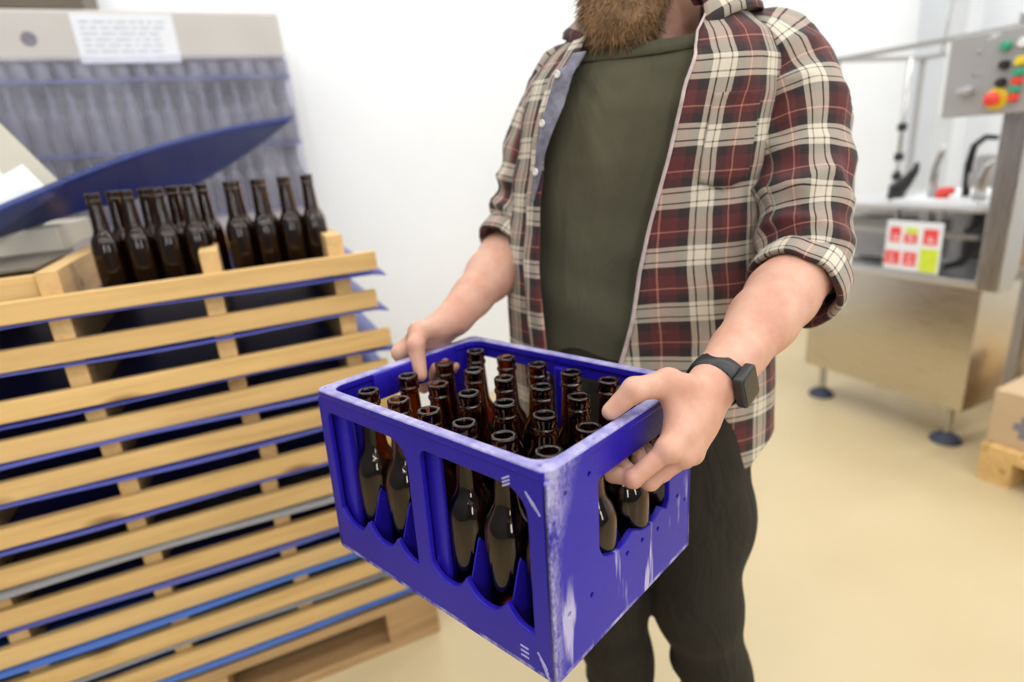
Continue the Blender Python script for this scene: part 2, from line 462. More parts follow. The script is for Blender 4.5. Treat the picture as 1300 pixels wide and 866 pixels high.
# floor pallet
def pallet(loc, label, sx=1.2, sy=.8, mat=M_woodold, rz=0):
    t = empty('floor_pallet', loc, rz); tag(t, label, 'pallet')
    n = 5
    for k in range(n):
        y0 = -sy/2 + k*(sy-.12)/(n-1)
        MB().box(-sx/2, sx/2, y0, y0+.12, .12, .142, b=.002).build('deck_board', mat, t)
    for x in (-sx/2, -.07, sx/2-.14):
        MB().box(x, x+.14, -sy/2, sy/2, .098, .12, b=.002).build('stringer_board', mat, t)
        for y in (-sy/2, -.05, sy/2-.1):
            MB().box(x, x+.14, y, y+.1, .022, .098, b=.003).build('block', mat, t)
    for y in (-sy/2, -.05, sy/2-.1):
        MB().box(-sx/2, sx/2, y, y+.1, 0, .022, b=.002).build('bottom_board', mat, t)
    return t
pallet((SX-.575, SY+.385, 0), 'brown wooden floor pallet carrying the stack of slatted trays')

# ------------------------------------------------------------------ bottles
def bottle_profile(h=.23, r=.0305):
    k = h/.23; q = r/.0305
    out = [(0, .004), (.018, .0015), (.0262, 0), (.0292, .0015), (.0305, .006), (.0305, .100), (.0304, .108), (.0298, .1165), (.0284, .1245), (.0260, .1315),
           (.0228, .1375), (.0196, .1425), (.0176, .1475), (.0167, .154), (.0160, .164), (.0150, .180), (.0141, .196), (.0136, .2045), (.0134, .2075), (.0150, .2085), (.0156, .211), (.0150, .2135),
           (.0138, .2145), (.0136, .217), (.0142, .219), (.0147, .222), (.0147, .2282), (.0139, .2298), (.0106, .23)]
    inn = [(.0097, .2288), (.0094, .224), (.0096, .205), (.0112, .18), (.0126, .158), (.0140, .148), (.0168, .142), (.0204, .1362), (.0234, .129), (.0258, .121), (.0270, .112), (.0276, .100),
           (.0276, .012), (.024, .0065), (.012, .008), (0, .009)]
    return [(a*q, z*k) for a, z in out+inn]
def bottle_mesh(name, mat, h=.23, r=.0305, n=36, solid=False):
    b = MB(); p = bottle_profile(h, r)
    if solid: p = p[:29]+[(p[28][0]*.6, p[28][1]-.004), (0, p[28][1]-.012)]
    b.lathe(p, n, closed=True)
    return b.mesh(name, mat, True)
BM = bottle_mesh('bottle', M_glass)
BMT = bottle_mesh('bottle', M_glassdark, .217, .0279, 28)
for gi, (xs, nm) in enumerate((((-.247, -.190, -.134, -.077), 'left'), ((.006, .0625, .119, .1695), 'right'))):
    for j, x in enumerate(xs):
        for r_ in (0, 1):
            o = bpy.data.objects.new('beer_bottle', BMT); C.objects.link(o)
            xx = x + (.026 if r_ == 1 and not (gi == 1 and j == 3) else 0)+random.uniform(-.0015, .0015)
            if gi == 1 and r_ == 1: xx = x+.012-j*.001
            o.location = (xx, 1.475+r_*.062, 1.0375); o.rotation_euler = (0, 0, random.uniform(0, 6))
            pos = ['first', 'second', 'third', 'last'][j]
            rw = ['front row', 'second row', 'third row'][r_]
            tag(o, 'dark bottle on topmost tray, %s group, %s, %s from left' % (nm, rw, pos), 'bottle', 'bottles on the topmost slatted tray')

# ------------------------------------------------------------------ things around the stack at the left
# big translucent sheet leaning up behind the bottles
TL, TR, BR, BL = Vector((-.50, 1.50, 1.205)), Vector((.253, 2.184, 1.431)), Vector((-.10, 2.08, 1.235)), Vector((-.52, 1.66, 1.165))
P = []
for j in range(29):
    v = j/28; row = []
    for i in range(41):
        u = i/40
        p = TL.lerp(TR, u).lerp(BL.lerp(BR, u), v)
        p = p + Vector((-.2, .2, .6))*(.055*math.sin(PI*u)*(1-v*.6)) + Vector((0, .10, -.02))*math.sin(PI*v)*.35*(.4+.6*u)
        if v < .04: p = p + Vector((-.005, .022, .004))*((.04-v)/.04)
        row.append(p)
    P.append(row)
sb = MB().grid(P).build('plastic_sheet', M_sheetbig, None, True)
md = sb.modifiers.new('thick', 'SOLIDIFY'); md.thickness = .003
tag(sb, 'large translucent dark blue plastic sheet leaning up behind the brown bottles', 'plastic sheet')

# shrink-wrapped stack of bottles by the wall
wy = 2.44; wx0, wx1 = -.98, .285
tiers = [1.588, 1.362, 1.136]
wt = empty('wrapped_bottle_stack', ((wx0+wx1)/2, wy+.205, 0))
tag(wt, 'tall film-wrapped stack of bottle tiers with a tan cap against the white wall', 'wrapped stack')
wcx, wcy = (wx0+wx1)/2, wy+.205
hw, hd = (wx1-wx0)/2, .205
MB().box(-hw, hw, -hd, hd, 1.648, 1.795, b=.012).build('cap_tray', M_captan, wt)
for z in tiers:
    MB().box(-hw-.003, hw+.003, -hd-.003, hd, z-.004, z+.004).build('tier_sheet', M_sheetviolet, wt)
MB().box(-hw+.01, hw-.01, -hd+.01, hd, .142, tiers[-1]-.006, b=.01).build('lower_tiers', M_captan, wt)
pal = MB()
for y in (-hd, -.05, hd-.1): pal.box(-hw, hw, y, y+.1, 0, .022)
for x in (-hw, -.07, hw-.14): pal.box(x, x+.14, -hd, hd, .022, .12)
pal.box(-hw, hw, -hd, hd, .12, .14)
pal.build('pallet_base', M_woodold, wt)
fm = MB()
Pf = []
zs = [.3+ (1.66-.3)*k/60 for k in range(61)]
for z in zs:
    row = []
    for (x, y) in [(-hw-.006, hd)]+[(-hw-.006+(2*hw+.012)*q/50, -hd-.006) for q in range(51)]+[(hw+.006, hd)]:
        n_ = mnoise.noise(Vector((x*5, y*5, z*7)))*.004
        row.append(Vector((x, y-abs(n_) if y < 0 else y, z)))
    Pf.append(row)
fm.grid(Pf).build('stretch_film', M_film, wt, False)
# label, stamp and print on the cap
lb = MB().add(*curve_plate([rrect(-.14, .145, -.072, .072, .003)], .0016, .0003)).build('address_label', M_paper, wt)
lb.location = (-.215-wcx+.02, -hd-.0015, 1.71); lb.rotation_euler = (R(90), 0, R(0))
lb['label'] = 'white paper label'
ln = MB()
for k in range(6):
    z = .045-k*.017; x = -.12
    while x < .1:
        wd = random.uniform(.012, .05); ln.box(x, min(x+wd, .12), z, z+.006, .0008, .0014); x += wd+.008
ln.build('printed_line', M_inkgrey, lb)
st = MB().lathe([(0, 0), (.021, 0), (.021, .0008), (0, .0008)], 24).build('round_stamp', M_smudge, wt)
st.location = (-.455-wcx, -hd-.0005, 1.71); st.rotation_euler = (R(90), 0, 0)
# bottles of the three tiers (front row and right-hand row)
BMF = bottle_mesh('bottle', M_glassfilm, .214, .0265, 18, True)
for ti, z in enumerate([tiers[0]-.222, tiers[1]-.222]):
    nm = ['upper', 'lower'][ti]
    spots = [(wx0+.034+k*.0548, wy+.032) for k in range(23)]+[(wx1-.034, wy+.032+.0548*k) for k in range(1, 7)]
    for (x, y) in spots:
        o = bpy.data.objects.new('wrapped_bottle', BMF); C.objects.link(o); o.location = (x, y, z)
        tag(o, 'grey-looking bottle behind cloudy film in the %s full tier of the wrapped stack' % nm, 'bottle', 'bottles of the %s wrapped tier' % nm)
BMS = bottle_mesh('bottle', M_glassfilm, .054, .0265, 18, True)
bs = MB()
bsm = MB().lathe([(0, 0), (.0262, 0), (.0265, .004), (.0265, .05), (.02, .053), (0, .053)], 18, closed=True).mesh('jar', M_glassfilm, True)
for k in range(23):
    o = bpy.data.objects.new('wrapped_bottle', bsm); C.objects.link(o); o.location = (wx0+.034+k*.0548, wy+.032, tiers[0]+.0045)
    tag(o, 'grey-looking bottle base under the tan cap of the wrapped stack', 'bottle', 'bottles right under the tan cap')
# dark board on top
t = empty('carton', (-.62, wy+.2, 1.796)); tag(t, 'olive brown carton lying on top of the wrapped stack', 'box')
MB().box(-.34, .33, -.19, .19, 0, .16, b=.004).build('box_body', M_carddark, t)
MB().box(-.03, .03, -.191, .191, .1595, .1612).build('packing_tape', M_captan, t)

# tilted pale carton at the left edge
a1 = (Vector((-.448, 1.80, 1.44))-Vector((-.344, 1.76, 1.271))).normalized()     # up along the visible edge
nrm = Vector((.22, -.97, .06)); nrm = (nrm - a1*nrm.dot(a1)).normalized()
a2 = nrm.cross(a1).normalized()
if a2.x > 0: a2 = -a2
org = Vector((-.344, 1.76, 1.271))
Mx = Matrix((( *a2, 0), (*a1, 0), (*nrm, 0), (0, 0, 0, 1))).transposed(); Mx.translation = org
t = empty('carton', M=Mx); tag(t, 'pale carton tilted on its corner behind the blue sheet at the left', 'box')
MB().box(0, .20, 0, .34, -.16, 0, b=.004).build('box_body', M_cardpale, t)
MB().box(.075, .19, .05, .11, 0, .0012).build('paper_label', M_paper, t)
pr = MB()
pr.box(.12, .17, .14, .165, .0, .0012); pr.box(.115, .15, .18, .19, 0, .0012)
pr.build('printed_mark', M_smudge, t)
# bubble bag
bg_ = MB()
Pg = []
for j in range(13):
    row = []
    for i in range(13):
        u, v = i/12, j/12; e = math.sin(PI*u)*math.sin(PI*v)
        n_ = mnoise.noise(Vector((u*5, v*5, 3)))
        row.append(Vector((.03+u*.16, -.02+v*.09, .004+e*.02+n_*.006*e)))
    Pg.append(row)
bag = bg_.grid(Pg).build('plastic_bag', M_whiteplastic, None, True); bag.matrix_world = Mx @ Matrix.Translation((.0, .012, .004))
tag(bag, 'crumpled white plastic bag lying against the tilted pale carton', 'bag')
# flat carton and board on the tray, behind the left beam
t = empty('carton', (-.65, 1.95, 1.1228)); tag(t, 'flat pale carton lying on the topmost tray below the blue sheet', 'box')
MB().box(-.27, .267, -.2, .2, 0, .058, b=.003).build('box_body', M_cardpale, t)
MB().box(-.03, .03, -.2008, .2008, .04, .0592).build('packing_tape', M_captan, t)
b_ = MB().box(-.92, -.36, 1.42, 1.745, 1.1228, 1.128).build('dark_board', M_carddark)
tag(b_, 'thin dark brown board lying on the topmost tray in front of the flat carton', 'board')
b_ = MB().box(-.92, -.365, 1.41, 1.455, 1.0365, 1.115, b=.003).build('wooden_batten', M_wood)
tag(b_, 'loose pine batten lying on the topmost tray at the far left', 'batten')

# ------------------------------------------------------------------ the blue crate
u3 = Matrix(((0.394, 0.919, 0.029), (-0.919, 0.393, 0.02), (0.007, -0.035, 0.999)))
ex = u3.col[0].normalized(); ez = (u3.col[2]-ex*ex.dot(u3.col[2])).normalized(); ey = ez.cross(ex)
CO = Vector((.0488, .7921, .7373))
MC = Matrix(((ex.x, ey.x, ez.x, CO.x), (ex.y, ey.y, ez.y, CO.y), (ex.z, ey.z, ez.z, CO.z), (0, 0, 0, 1)))
crate = empty('bottle_crate', M=MC)
tag(crate, 'worn blue plastic bottle crate held by the person in the plaid shirt', 'crate')
CH = .247; W_, D_ = .40, .30
X0C, SPC = .0195, .0630          # first cell edge and cell pitch along x
def cell_x(k): return X0C+SPC*(k+.5)
Y0C, SPY = .0135, .0690
def cell_y(k): return Y0C+SPY*(k+.5)
def scallop(x0, x1, zlo, amp):
    pts = []
    n = 48
    for i in range(n+1):
        x = x0+(x1-x0)*i/n
        s_ = ((x-X0C)/SPC) % 1.0
        pts.append((x, zlo+amp*abs(2*s_-1)**2.6))
    return pts
def arc(cx, cy, r, a0, a1, n=5): return [(cx+r*math.cos(R(a0+(a1-a0)*i/n)), cy+r*math.sin(R(a0+(a1-a0)*i/n))) for i in range(n+1)]
def win(x0, x1, left_big, right_big):
    ztop = .217
    lp = scallop(x0, x1, .050, .022)
    rb = .03 if right_big else .012; lb2 = .03 if left_big else .012
    lp += arc(x1-rb, ztop-rb, rb, 0, 90) + arc(x0+lb2, ztop-lb2, lb2, 90, 180)
    return lp
outl = rrect(0.0, W_, 0, .236, .004, 2)
h1 = win(.018, .186, False, True); h2 = win(.2115, .3725, False, True)
for side in (0, 1):
    Mp = Matrix.Rotation(R(90), 4, 'X'); Mp.translation = Vector((0, .004 if side == 0 else D_-.004, 0))
    hs = [h1, h2]
    MB().add(*curve_plate([outl]+hs, .008, .0016, Mp)).build('side_panel', M_crate, crate, True, sharp=40)
# end panels with a grip opening
endo = rrect(0.0, D_, 0, .236, .004, 2)
gy0, gy1 = .083, .240
def grip():
    lp = [(gy0, .118)]
    for i in range(1, 24):
        y = gy0+(gy1-gy0)*i/24; s_ = ((y-Y0C)/SPY) % 1.0
        lp.append((y, .098-.012*(i/24)+.012*abs(2*s_-1)**2))
    lp += [(gy1, .100)] + arc(gy1-.006, .238-.042, .006, 0, 90, 3) + arc(gy0+.006, .238-.042, .006, 90, 180, 3)
    return lp
holes = [(.027, .212), (.067, .215), (.095, .098+.0), (.139, .080), (.173, .079), (.211, .074), (.026, .072), (.066, .070), (.262, .095), (.285, .080), (.262, .212), (.28, .21)]
for side in (0, 1):
    Mp = Matrix(((0, 0, 1, 0), (1, 0, 0, 0), (0, 1, 0, 0), (0, 0, 0, 1))); Mp.translation = Vector((W_-.004 if side else .004, 0, 0))
    ep = MB().add(*curve_plate([endo, grip()]+[circ(a, b, .0030) for a, b in holes if not (gy0-.004 < a < gy1+.004 and b > .09)], .008, .0014, Mp)).build('end_panel', M_crate, crate, True, sharp=40)
    x = W_ if side else 0; sg = -1 if side else 1
    hb = MB()
    hb.box(min(x+sg*.002, x+sg*.018), max(x+sg*.002, x+sg*.018), gy0-.002, gy1+.002, .203, .2445, b=.005)
    hb.build('handle_bar', M_crate, ep, True, sharp=50)
    # dark backing webs seen through the drilled holes
    web = MB(); xa, xb_ = sorted((x+sg*.0085, x+sg*.0105))
    web.box(xa, xb_, .012, gy0-.002, .02, .234); web.box(xa, xb_, gy1+.002, D_-.012, .02, .234); web.box(xa, xb_, gy0-.002, gy1+.002, .02, .084)
    web.build('inner_web', M_crate, ep)
# top rim
hole_in = rrect(.0135, W_-.0135, .0125, D_-.0125, .022, 6)
rimh = [circ(.215, .006, .0016), circ(.385, .008, .0018), circ(.394, .085, .0016), (circ(.008, .008, .0018))]
Mr = Matrix.Translation((0, 0, CH-.006))
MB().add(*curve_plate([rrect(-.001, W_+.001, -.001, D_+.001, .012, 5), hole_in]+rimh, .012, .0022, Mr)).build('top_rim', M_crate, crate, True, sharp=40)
# corner posts and middle posts
for x in (0, 1):
    for y in (0, 1):
        cx0, cx1 = (.0075, .038) if x == 0 else (W_-.028, W_-.0075)
        cy0, cy1 = (.0115, .030) if y == 0 else (D_-.030, D_-.0115)
        b_ = MB()
        b_.add(*curve_plate([rrect(cx0, cx1, cy0, cy1, .007, 4)], .222, .0008, Matrix.Translation((0, 0, .122))))
        b_.build('corner_post', M_crate, crate, True, sharp=40)
for y in (0, 1):
    cy0, cy1 = (.0115, .022) if y == 0 else (D_-.022, D_-.0115)
    MB().add(*curve_plate([rrect(.190, .2295, cy0, cy1, .005, 4)], .215, .0008, Matrix.Translation((0, 0, .122)))).build('middle_post', M_crate, crate, True, sharp=40)
# base and dividers
gl = [rrect(.003, W_-.003, .003, D_-.003, .004, 2)]
for k in range(6):
    for r_ in range(4):
        gl.append(circ(cell_x(k), cell_y(r_), .0245, 20))
bs_ = MB().add(*curve_plate(gl, .006, .0008, Matrix.Translation((0, 0, .007))))
bs_.build('base', M_crate, crate)
def divider_profile(L, step, off):
    pts = [(0.0085, .010), (L-.0085, .010)]
    top = []
    n = 90
    for i in range(n+1):
        q = .0085+(L-.017)*i/n
        s_ = ((q-off)/step) % 1.0
        hgt = .062+.028*abs(2*s_-1)**2
        e = min(q, L-q)
        if e < .06: hgt = .062+.05*max(0, (e-.0085)/.018) if e < .0265 else max(hgt, .112-1.6*(e-.0265))
        top.append((q, hgt))
    return pts+top[::-1]
for k in range(1, 6):
    x = X0C+SPC*k
    if k == 3: x = .212
    Mp = Matrix(((0, 0, 1, 0), (1, 0, 0, 0), (0, 1, 0, 0), (0, 0, 0, 1))); Mp.translation = Vector((x, 0, 0))
    MB().add(*curve_plate([divider_profile(D_, SPY, Y0C)], .0022, .0004, Mp)).build('divider', M_crate, crate, sharp=40)
for k in range(1, 4):
    Mp = Matrix.Rotation(R(90), 4, 'X'); Mp.translation = Vector((0, Y0C+SPY*k, 0))
    MB().add(*curve_plate([divider_profile(W_, SPC, X0C)], .0022, .0004, Mp)).build('divider', M_crate, crate, sharp=40)
# rubbed tally marks moulded at the near corner
tm = MB()
def mark(x0, z0, x1, z1, w_=.0009):
    d = Vector((x1-x0, 0, z1-z0)); L = d.length; d.normalize(); n_ = Vector((-d.z, 0, d.x))*w_
    a, b = Vector((x0, 0, z0)), Vector((x1, 0, z1))
    vs = [a-n_, b-n_, b+n_, a+n_]; vs = [v+Vector((0, .0004, 0)) for v in vs]+[v+Vector((0, -.0007, 0)) for v in vs]
    tm.add(vs, [(4, 5, 6, 7), (0, 1, 5, 4), (1, 2, 6, 5), (2, 3, 7, 6), (3, 0, 4, 7)])
for k in range(3): mark(.352, .026-k*.006, .363, .026-k*.006)
for k in range(4): mark(.376+k*.003, .030-k*.006, .388+k*.001, .014-k*.005)
for k in range(3): mark(.372+k*.004, .218-k*.004, .381+k*.004, .205-k*.004)
for k in range(3): mark(.342, .222-k*.004, .352, .228-k*.004)
tm.build('moulded_mark', M_scratch, crate)
# the bottles in the crate
RW = ['front row', 'second row from the front', 'third row from the front', 'back row']
CL = ['leftmost', 'second from the left', 'third from the left', 'third from the right', 'second from the right', 'rightmost']
for r_ in range(4):
    for k in range(6):
        o = bpy.data.objects.new('beer_bottle', BM); C.objects.link(o)
        jx, jy = random.uniform(-.0015, .0015), random.uniform(-.0015, .0015)
        o.matrix_world = MC @ Matrix.Translation((cell_x(k)+jx+(.001), cell_y(r_)+jy, .0105)) @ Matrix.Rotation(random.uniform(0, 6), 4, 'Z')
        tag(o, 'brown bottle in the blue crate, %s, %s' % (RW[r_], CL[k]), 'bottle', 'bottles in the blue crate')

# ------------------------------------------------------------------ bottling machine at the right
MX, MY0, MY1 = 2.40, 1.19, 1.90
mc = empty('bottling_machine', (2.75, 1.55, 0))
tag(mc, 'stainless steel bottling machine on rubber feet, with a grey control box, against the wall', 'machine')
ox, oy = 2.75, 1.55
def mbx(*b, M=None, bev=0.0, mb=None):
    return (mb or MB()).box(b[0]-ox, b[1]-ox, b[2]-oy, b[3]-oy, b[4], b[5], b=bev)
mbx(MX, 2.66, MY0, MY1, .165, .655, bev=.006).build('cabinet', M_steelpanel, mc, True, sharp=35)
mbx(MX-.012, MX+.05, MY0+.0, MY1, .655, .685, bev=.004).build('front_lip', M_steellight, mc)
mbx(MX+.04, 2.66, MY0+.06, MY1, .655, .672).build('lower_shelf', M_steellight, mc)
mbx(2.64, 2.66, MY0+.02, MY1, .67, .93).build('back_panel', M_steel, mc)
# worktop and rails
mbx(MX+.01, 2.98, MY0+.04, MY1, .925, .945, bev=.004).build('work_table', M_steellight, mc)
mbx(MX+.03, MX+.50, MY0+.08, 1.58, .945, .962, bev=.003).build('white_bed', M_whiteplastic, mc)
rl = MB(); rl.box(MX-.005-ox, MX+.015-ox, MY0+.04-oy, MY1-oy, .83, .85); rl.box(MX+.02-ox, MX+.04-ox, 1.42-oy, 1.46-oy, .685, .925)
rl.build('side_rail', M_steel, mc)
# stout front column + enclosure frame
mbx(MX-.02, MX+.075, 1.13, 1.205, .655, 1.56, bev=.004).build('column', M_steel, mc)
fr = MB()
fb = lambda *b: fr.box(b[0]-ox, b[1]-ox, b[2]-oy, b[3]-oy, b[4], b[5])
fb(MX, MX+.018, MY0-.1, MY1-.03, 1.512, 1.53)
fb(MX, 2.98, MY1-.048, MY1-.03, 1.512, 1.53); fb(MX, 2.98, 1.15, 1.168, 1.512, 1.53)
fb(2.962, 2.98, 1.15, MY1-.03, 1.512, 1.53)
fb(MX, MX+.016, MY1-.048, MY1-.03, .945, 1.512)
fb(2.962, 2.98, MY1-.048, MY1-.03, .945, 1.512); fb(2.962, 2.98, 1.15, 1.168, .945, 1.512)
fr.build('enclosure_frame', M_greypaint, mc)
# internal rod with clamps, tools, filler head
rd = MB().tube([(2.60-ox, 1.68-oy, .945), (2.60-ox, 1.68-oy, 1.50)], .009, 12).build('guide_rod', M_steel, mc, True)
cl_ = MB()
for z in (1.02, 1.10, 1.22): cl_.lathe([(0, 0), (.018, 0), (.018, .03), (0, .03)], 14, at=(2.60-ox, 1.68-oy, z))
cl_.build('clamp_collar', M_black, rd, True, sharp=40)
def seg_tool(name, path, rad, m):
    return MB().tube([(x-ox, y-oy, z) for x, y, z in path], rad, 12).build(name, m, mc, True)
seg_tool('feed_lever', [(2.48, 1.60, .962), (2.47, 1.585, 1.0), (2.47, 1.56, 1.02), (2.48, 1.53, 1.07), (2.48, 1.525, 1.10)], [.03, .034, .026, .014, .008], M_black)
seg_tool('nozzle', [(2.54, 1.49, .962), (2.54, 1.49, 1.06), (2.54, 1.49, 1.08), (2.54, 1.475, 1.13), (2.54, 1.465, 1.16)], [.016, .014, .011, .012, .006], M_steel)
seg_tool('stop_block', [(2.52, 1.44, .962), (2.52, 1.44, .985), (2.52, 1.42, .988), (2.52, 1.40, .99)], [.024, .022, .017, .012], M_red)
fh = MB()
fh.lathe([(0, 0), (.05, 0), (.052, .02), (.052, .05), (.04, .065), (.04, .10), (.03, .115), (0, .12)], 24, at=(2.60-ox, 1.34-oy, 1.0))
fhead = fh.build('filler_head', M_greypaint, mc, True, sharp=40)
hk = MB().tube([(2.60-ox+.0, 1.40-oy, .962), (2.60-ox, 1.405-oy, 1.08), (2.60-ox, 1.395-oy, 1.15), (2.60-ox, 1.36-oy, 1.18), (2.60-ox, 1.32-oy, 1.175)], [.014, .014, .012, .011, .009], 12)
hk.build('hose', M_black, fhead, True)
seg_tool('bracket', [(2.50, 1.30, .962), (2.50, 1.30, 1.03), (2.50, 1.285, 1.08), (2.50, 1.27, 1.10)], [.022, .02, .016, .01], M_steel)
# dark drive parts under the table
dr = MB(); dr.lathe([(0, 0), (.045, 0), (.05, .02), (.05, .1), (.035, .12), (.03, .16), (0, .16)], 20, at=(2.56-ox, 1.31-oy, .74))
dr.tube([(2.50-ox, 1.38-oy, .70), (2.50-ox, 1.33-oy, .72), (2.52-ox, 1.27-oy, .80), (2.53-ox, 1.25-oy, .88)], [.012, .016, .016, .012], 10)
dr.build('drive_unit', M_black, mc, True, sharp=40)
mbx(2.56, 2.635, 1.5, 1.86, .69, .86, bev=.01).build('guard_cover', M_greypaint, mc)
# sign in red and lime on white
sg = empty('warning_sign', (0, 0, 0)); sg.parent = mc; sg.location = (MX-.012-ox, 0, 0)
sy = lambda q: 1.556-oy-q*.215
sgp = MB().box(-.002, .002, sy(1), sy(0), .69, .885, b=.0008).build('sign_board', M_paper, sg)
pw = MB()
def blk(mb, q0, q1, z0, z1, d=.003): mb.box(-d, -.0015, sy(q1), sy(q0), z0, z1)
for q0, q1, z0, z1, m_, nm_ in ((.07, .27, .80, .86, M_redprint, 'red_panel'), (.68, .93, .80, .86, M_redprint, 'red_panel'), (.34, .58, .80, .835, M_redprint, 'red_panel'), (.02, .30, .71, .765, M_redprint, 'red_panel'),
                                (.36, .60, .71, .765, M_redprint, 'red_panel'), (.36, .58, .838, .86, M_lime, 'lime_panel'), (.66, .97, .695, .785, M_lime, 'lime_panel')):
    q_ = MB(); blk(q_, q0, q1, z0, z1); q_.build(nm_, m_, sgp)
for q0 in (.11, .38, .73): blk(pw, q0+.02, q0+.15, .812, .818, .0036); blk(pw, q0+.03, q0+.11, .826, .830, .0036)
for q0 in (.06, .40): blk(pw, q0+.02, q0+.15, .722, .728, .0036); blk(pw, q0+.04, q0+.12, .744, .750, .0036)
pw.build('white_print', M_paper, sgp)
hng = MB(); hng.box(.002, .02, sy(.15), sy(.1), .86, .93); hng.box(.002, .02, sy(.9), sy(.85), .86, .93); hng.build('hanger', M_steel, sg)
# feet
for (x, y) in ((MX+.06, MY1-.06), (MX+.06, MY0+.07), (2.92, MY1-.06), (2.92, MY0+.07)):
    lg = MB().tube([(x-ox, y-oy, .02), (x-ox, y-oy, .17 if x < 2.6 else .93)], .016, 14).build('leg', M_steel, mc, True, sharp=40)
    MB().lathe([(0, 0), (.056, 0), (.058, .006), (.05, .018), (.026, .034), (.02, .042), (0, .042)], 28, at=(x-ox, y-oy, 0)).build('rubber_foot', M_blackrubber, lg, True, sharp=50)
# control box
kx = 2.30
cb = mbx(kx, kx+.16, .99, 1.355, 1.258, 1.512, bev=.006).build('control_box', M_greypaint, mc)
mbx(kx+.03, kx+.13, .985, .991, 1.27, 1.5).build('box_side', M_steel, cb)
mbx(kx-.001, kx+.10, 1.354, 1.362, 1.275, 1.50).build('box_door_edge', M_whiteplastic, cb)
def knob(name, y, z, r, d, m, par=None, prof=None):
    Mk = Matrix.Translation((kx-ox, y-oy, z)) @ Matrix.Rotation(R(-90), 4, 'Y')
    return MB().lathe(prof or [(0, 0), (r, 0), (r, d*.7), (r*.8, d), (0, d)], 22, M=Mk).build(name, m, par or cb, True, sharp=40)
yb = knob('emergency_stop', 1.19, 1.306, .034, .006, M_yellow)
knob('mushroom_head', 1.19, 1.306, .02, .04, M_red, yb, [(0, .006), (.012, .006), (.012, .022), (.022, .024), (.022, .036), (.014, .043), (0, .045)])
for n_, y, z, r, m in (('green_button', 1.184, 1.46, .014, M_green), ('selector_knob', 1.18, 1.405, .014, M_black), ('selector_knob', 1.182, 1.353, .014, M_black),
                       ('yellow_button', 1.137, 1.41, .014, M_yellow), ('red_button', 1.137, 1.352, .013, M_red), ('red_button', 1.14, 1.305, .013, M_red),
                       ('green_button', 1.137, 1.378, .013, M_green), ('green_button', 1.14, 1.33, .013, M_green), ('white_button', 1.135, 1.462, .015, M_whiteplastic),
                       ('panel_screw', 1.263, 1.455, .007, M_steel), ('panel_screw', 1.265, 1.387, .007, M_steel)):
    knob(n_, y, z, r, .022 if 'screw' not in n_ else .004, m)
lk = knob('door_lock', 1.277, 1.34, .016, .018, M_steellight)
MB().box(kx-.03-ox, kx-.016-ox, 1.25-oy, 1.30-oy, 1.335, 1.347, b=.002).build('lock_lever', M_steellight, lk)
sq = MB()
for k, (y0, z0, y1, z1) in enumerate(((1.24, 1.488, 1.215, 1.503), (1.232, 1.504, 1.222, 1.486), (1.224, 1.494, 1.206, 1.498))):
    d = Vector((0, y1-y0, z1-z0)); n_ = Vector((0, -d.z, d.y)).normalized()*.0018
    a, b = Vector((kx-.0012-ox, y0-oy, z0)), Vector((kx-.0012-ox, y1-oy, z1))
    vs = [a-n_, b-n_, b+n_, a+n_]; sq.add(vs+[v+Vector((.0014, 0, 0)) for v in vs], [(0, 1, 2, 3), (0, 4, 5, 1), (1, 5, 6, 2), (2, 6, 7, 3), (3, 7, 4, 0)])
sq.build('white_mark', M_paper, cb)
# overhead cable towards the machine
ca = MB().tube([(3.0, 1.8, 1.53), (2.95, 1.75, 1.75), (2.9, 1.55, 2.1), (2.85, 1.3, 2.6), (2.8, 1.2, ZC)], .006, 8).build('hanging_cable', M_column, None, True)
tag(ca, 'thin pale cable running from the ceiling down to the machine frame', 'cable')

# cartons at the right edge
def carton(loc, sx, sy, sz, rz, label, m=M_card, mark=True, yo=.10):
    t = empty('carton', loc, rz); tag(t, label, 'box')
    b = MB().box(-sx/2, sx/2, -sy/2, sy/2, 0, sz, b=.004).build('box_body', m, t)
    MB().box(-sx/2-.0008, sx/2+.0008, -.028, .028, sz*.8, sz+.0012).build('packing_tape', M_captan, t)
    if mark:
        pm = MB()
        for k in range(5):
            a = 2*PI*k/5; pm.box(-sx/2-.001, -sx/2+.001, yo+.026*math.cos(a)-.024, yo+.026*math.cos(a)+.024, sz*.42+.03*math.sin(a)-.014, sz*.42+.03*math.sin(a)+.014)
        pm.build('printed_mark', M_smudge, t)
    return t
pallet((2.87, .645, 0), 'pale wooden pallet under the cardboard boxes at the right edge', 1.2, .8, M_wood)
carton((2.52, .84, .1425), .42, .44, .20, R(4), 'brown cardboard box with a dark print on the pale pallet at the right edge')
carton((3.34, 1.50, 0), .50, .56, .60, R(-3), 'greyish cardboard carton standing on the floor behind the bottling machine at the right edge', M_cardgrey, False)
carton((3.34, 1.48, .602), .46, .46, .10, R(6), 'flat brown carton lying on top of the greyish carton at the right', M_card, False)
t = empty('plastic_bin', (3.33, 1.50, .7035), R(5)); tag(t, 'blue grey plastic bin with pale rim on the stacked cartons at the right', 'bin')
bn = MB()
bn.add(*curve_plate([rrect(-.2, .2, -.15, .15, .03), rrect(-.192, .192, -.142, .142, .026)], .2, .001, Matrix.Translation((0, 0, .1))))
bn.box(-.19, .19, -.14, .14, 0, .006); bn.build('bin_body', M_binblue, t, True, sharp=40)
MB().add(*curve_plate([rrect(-.212, .212, -.162, .162, .035), rrect(-.192, .192, -.142, .142, .026)], .014, .003, Matrix.Translation((0, 0, .2)))).build('bin_rim', M_whiteplastic, t, True, sharp=40)

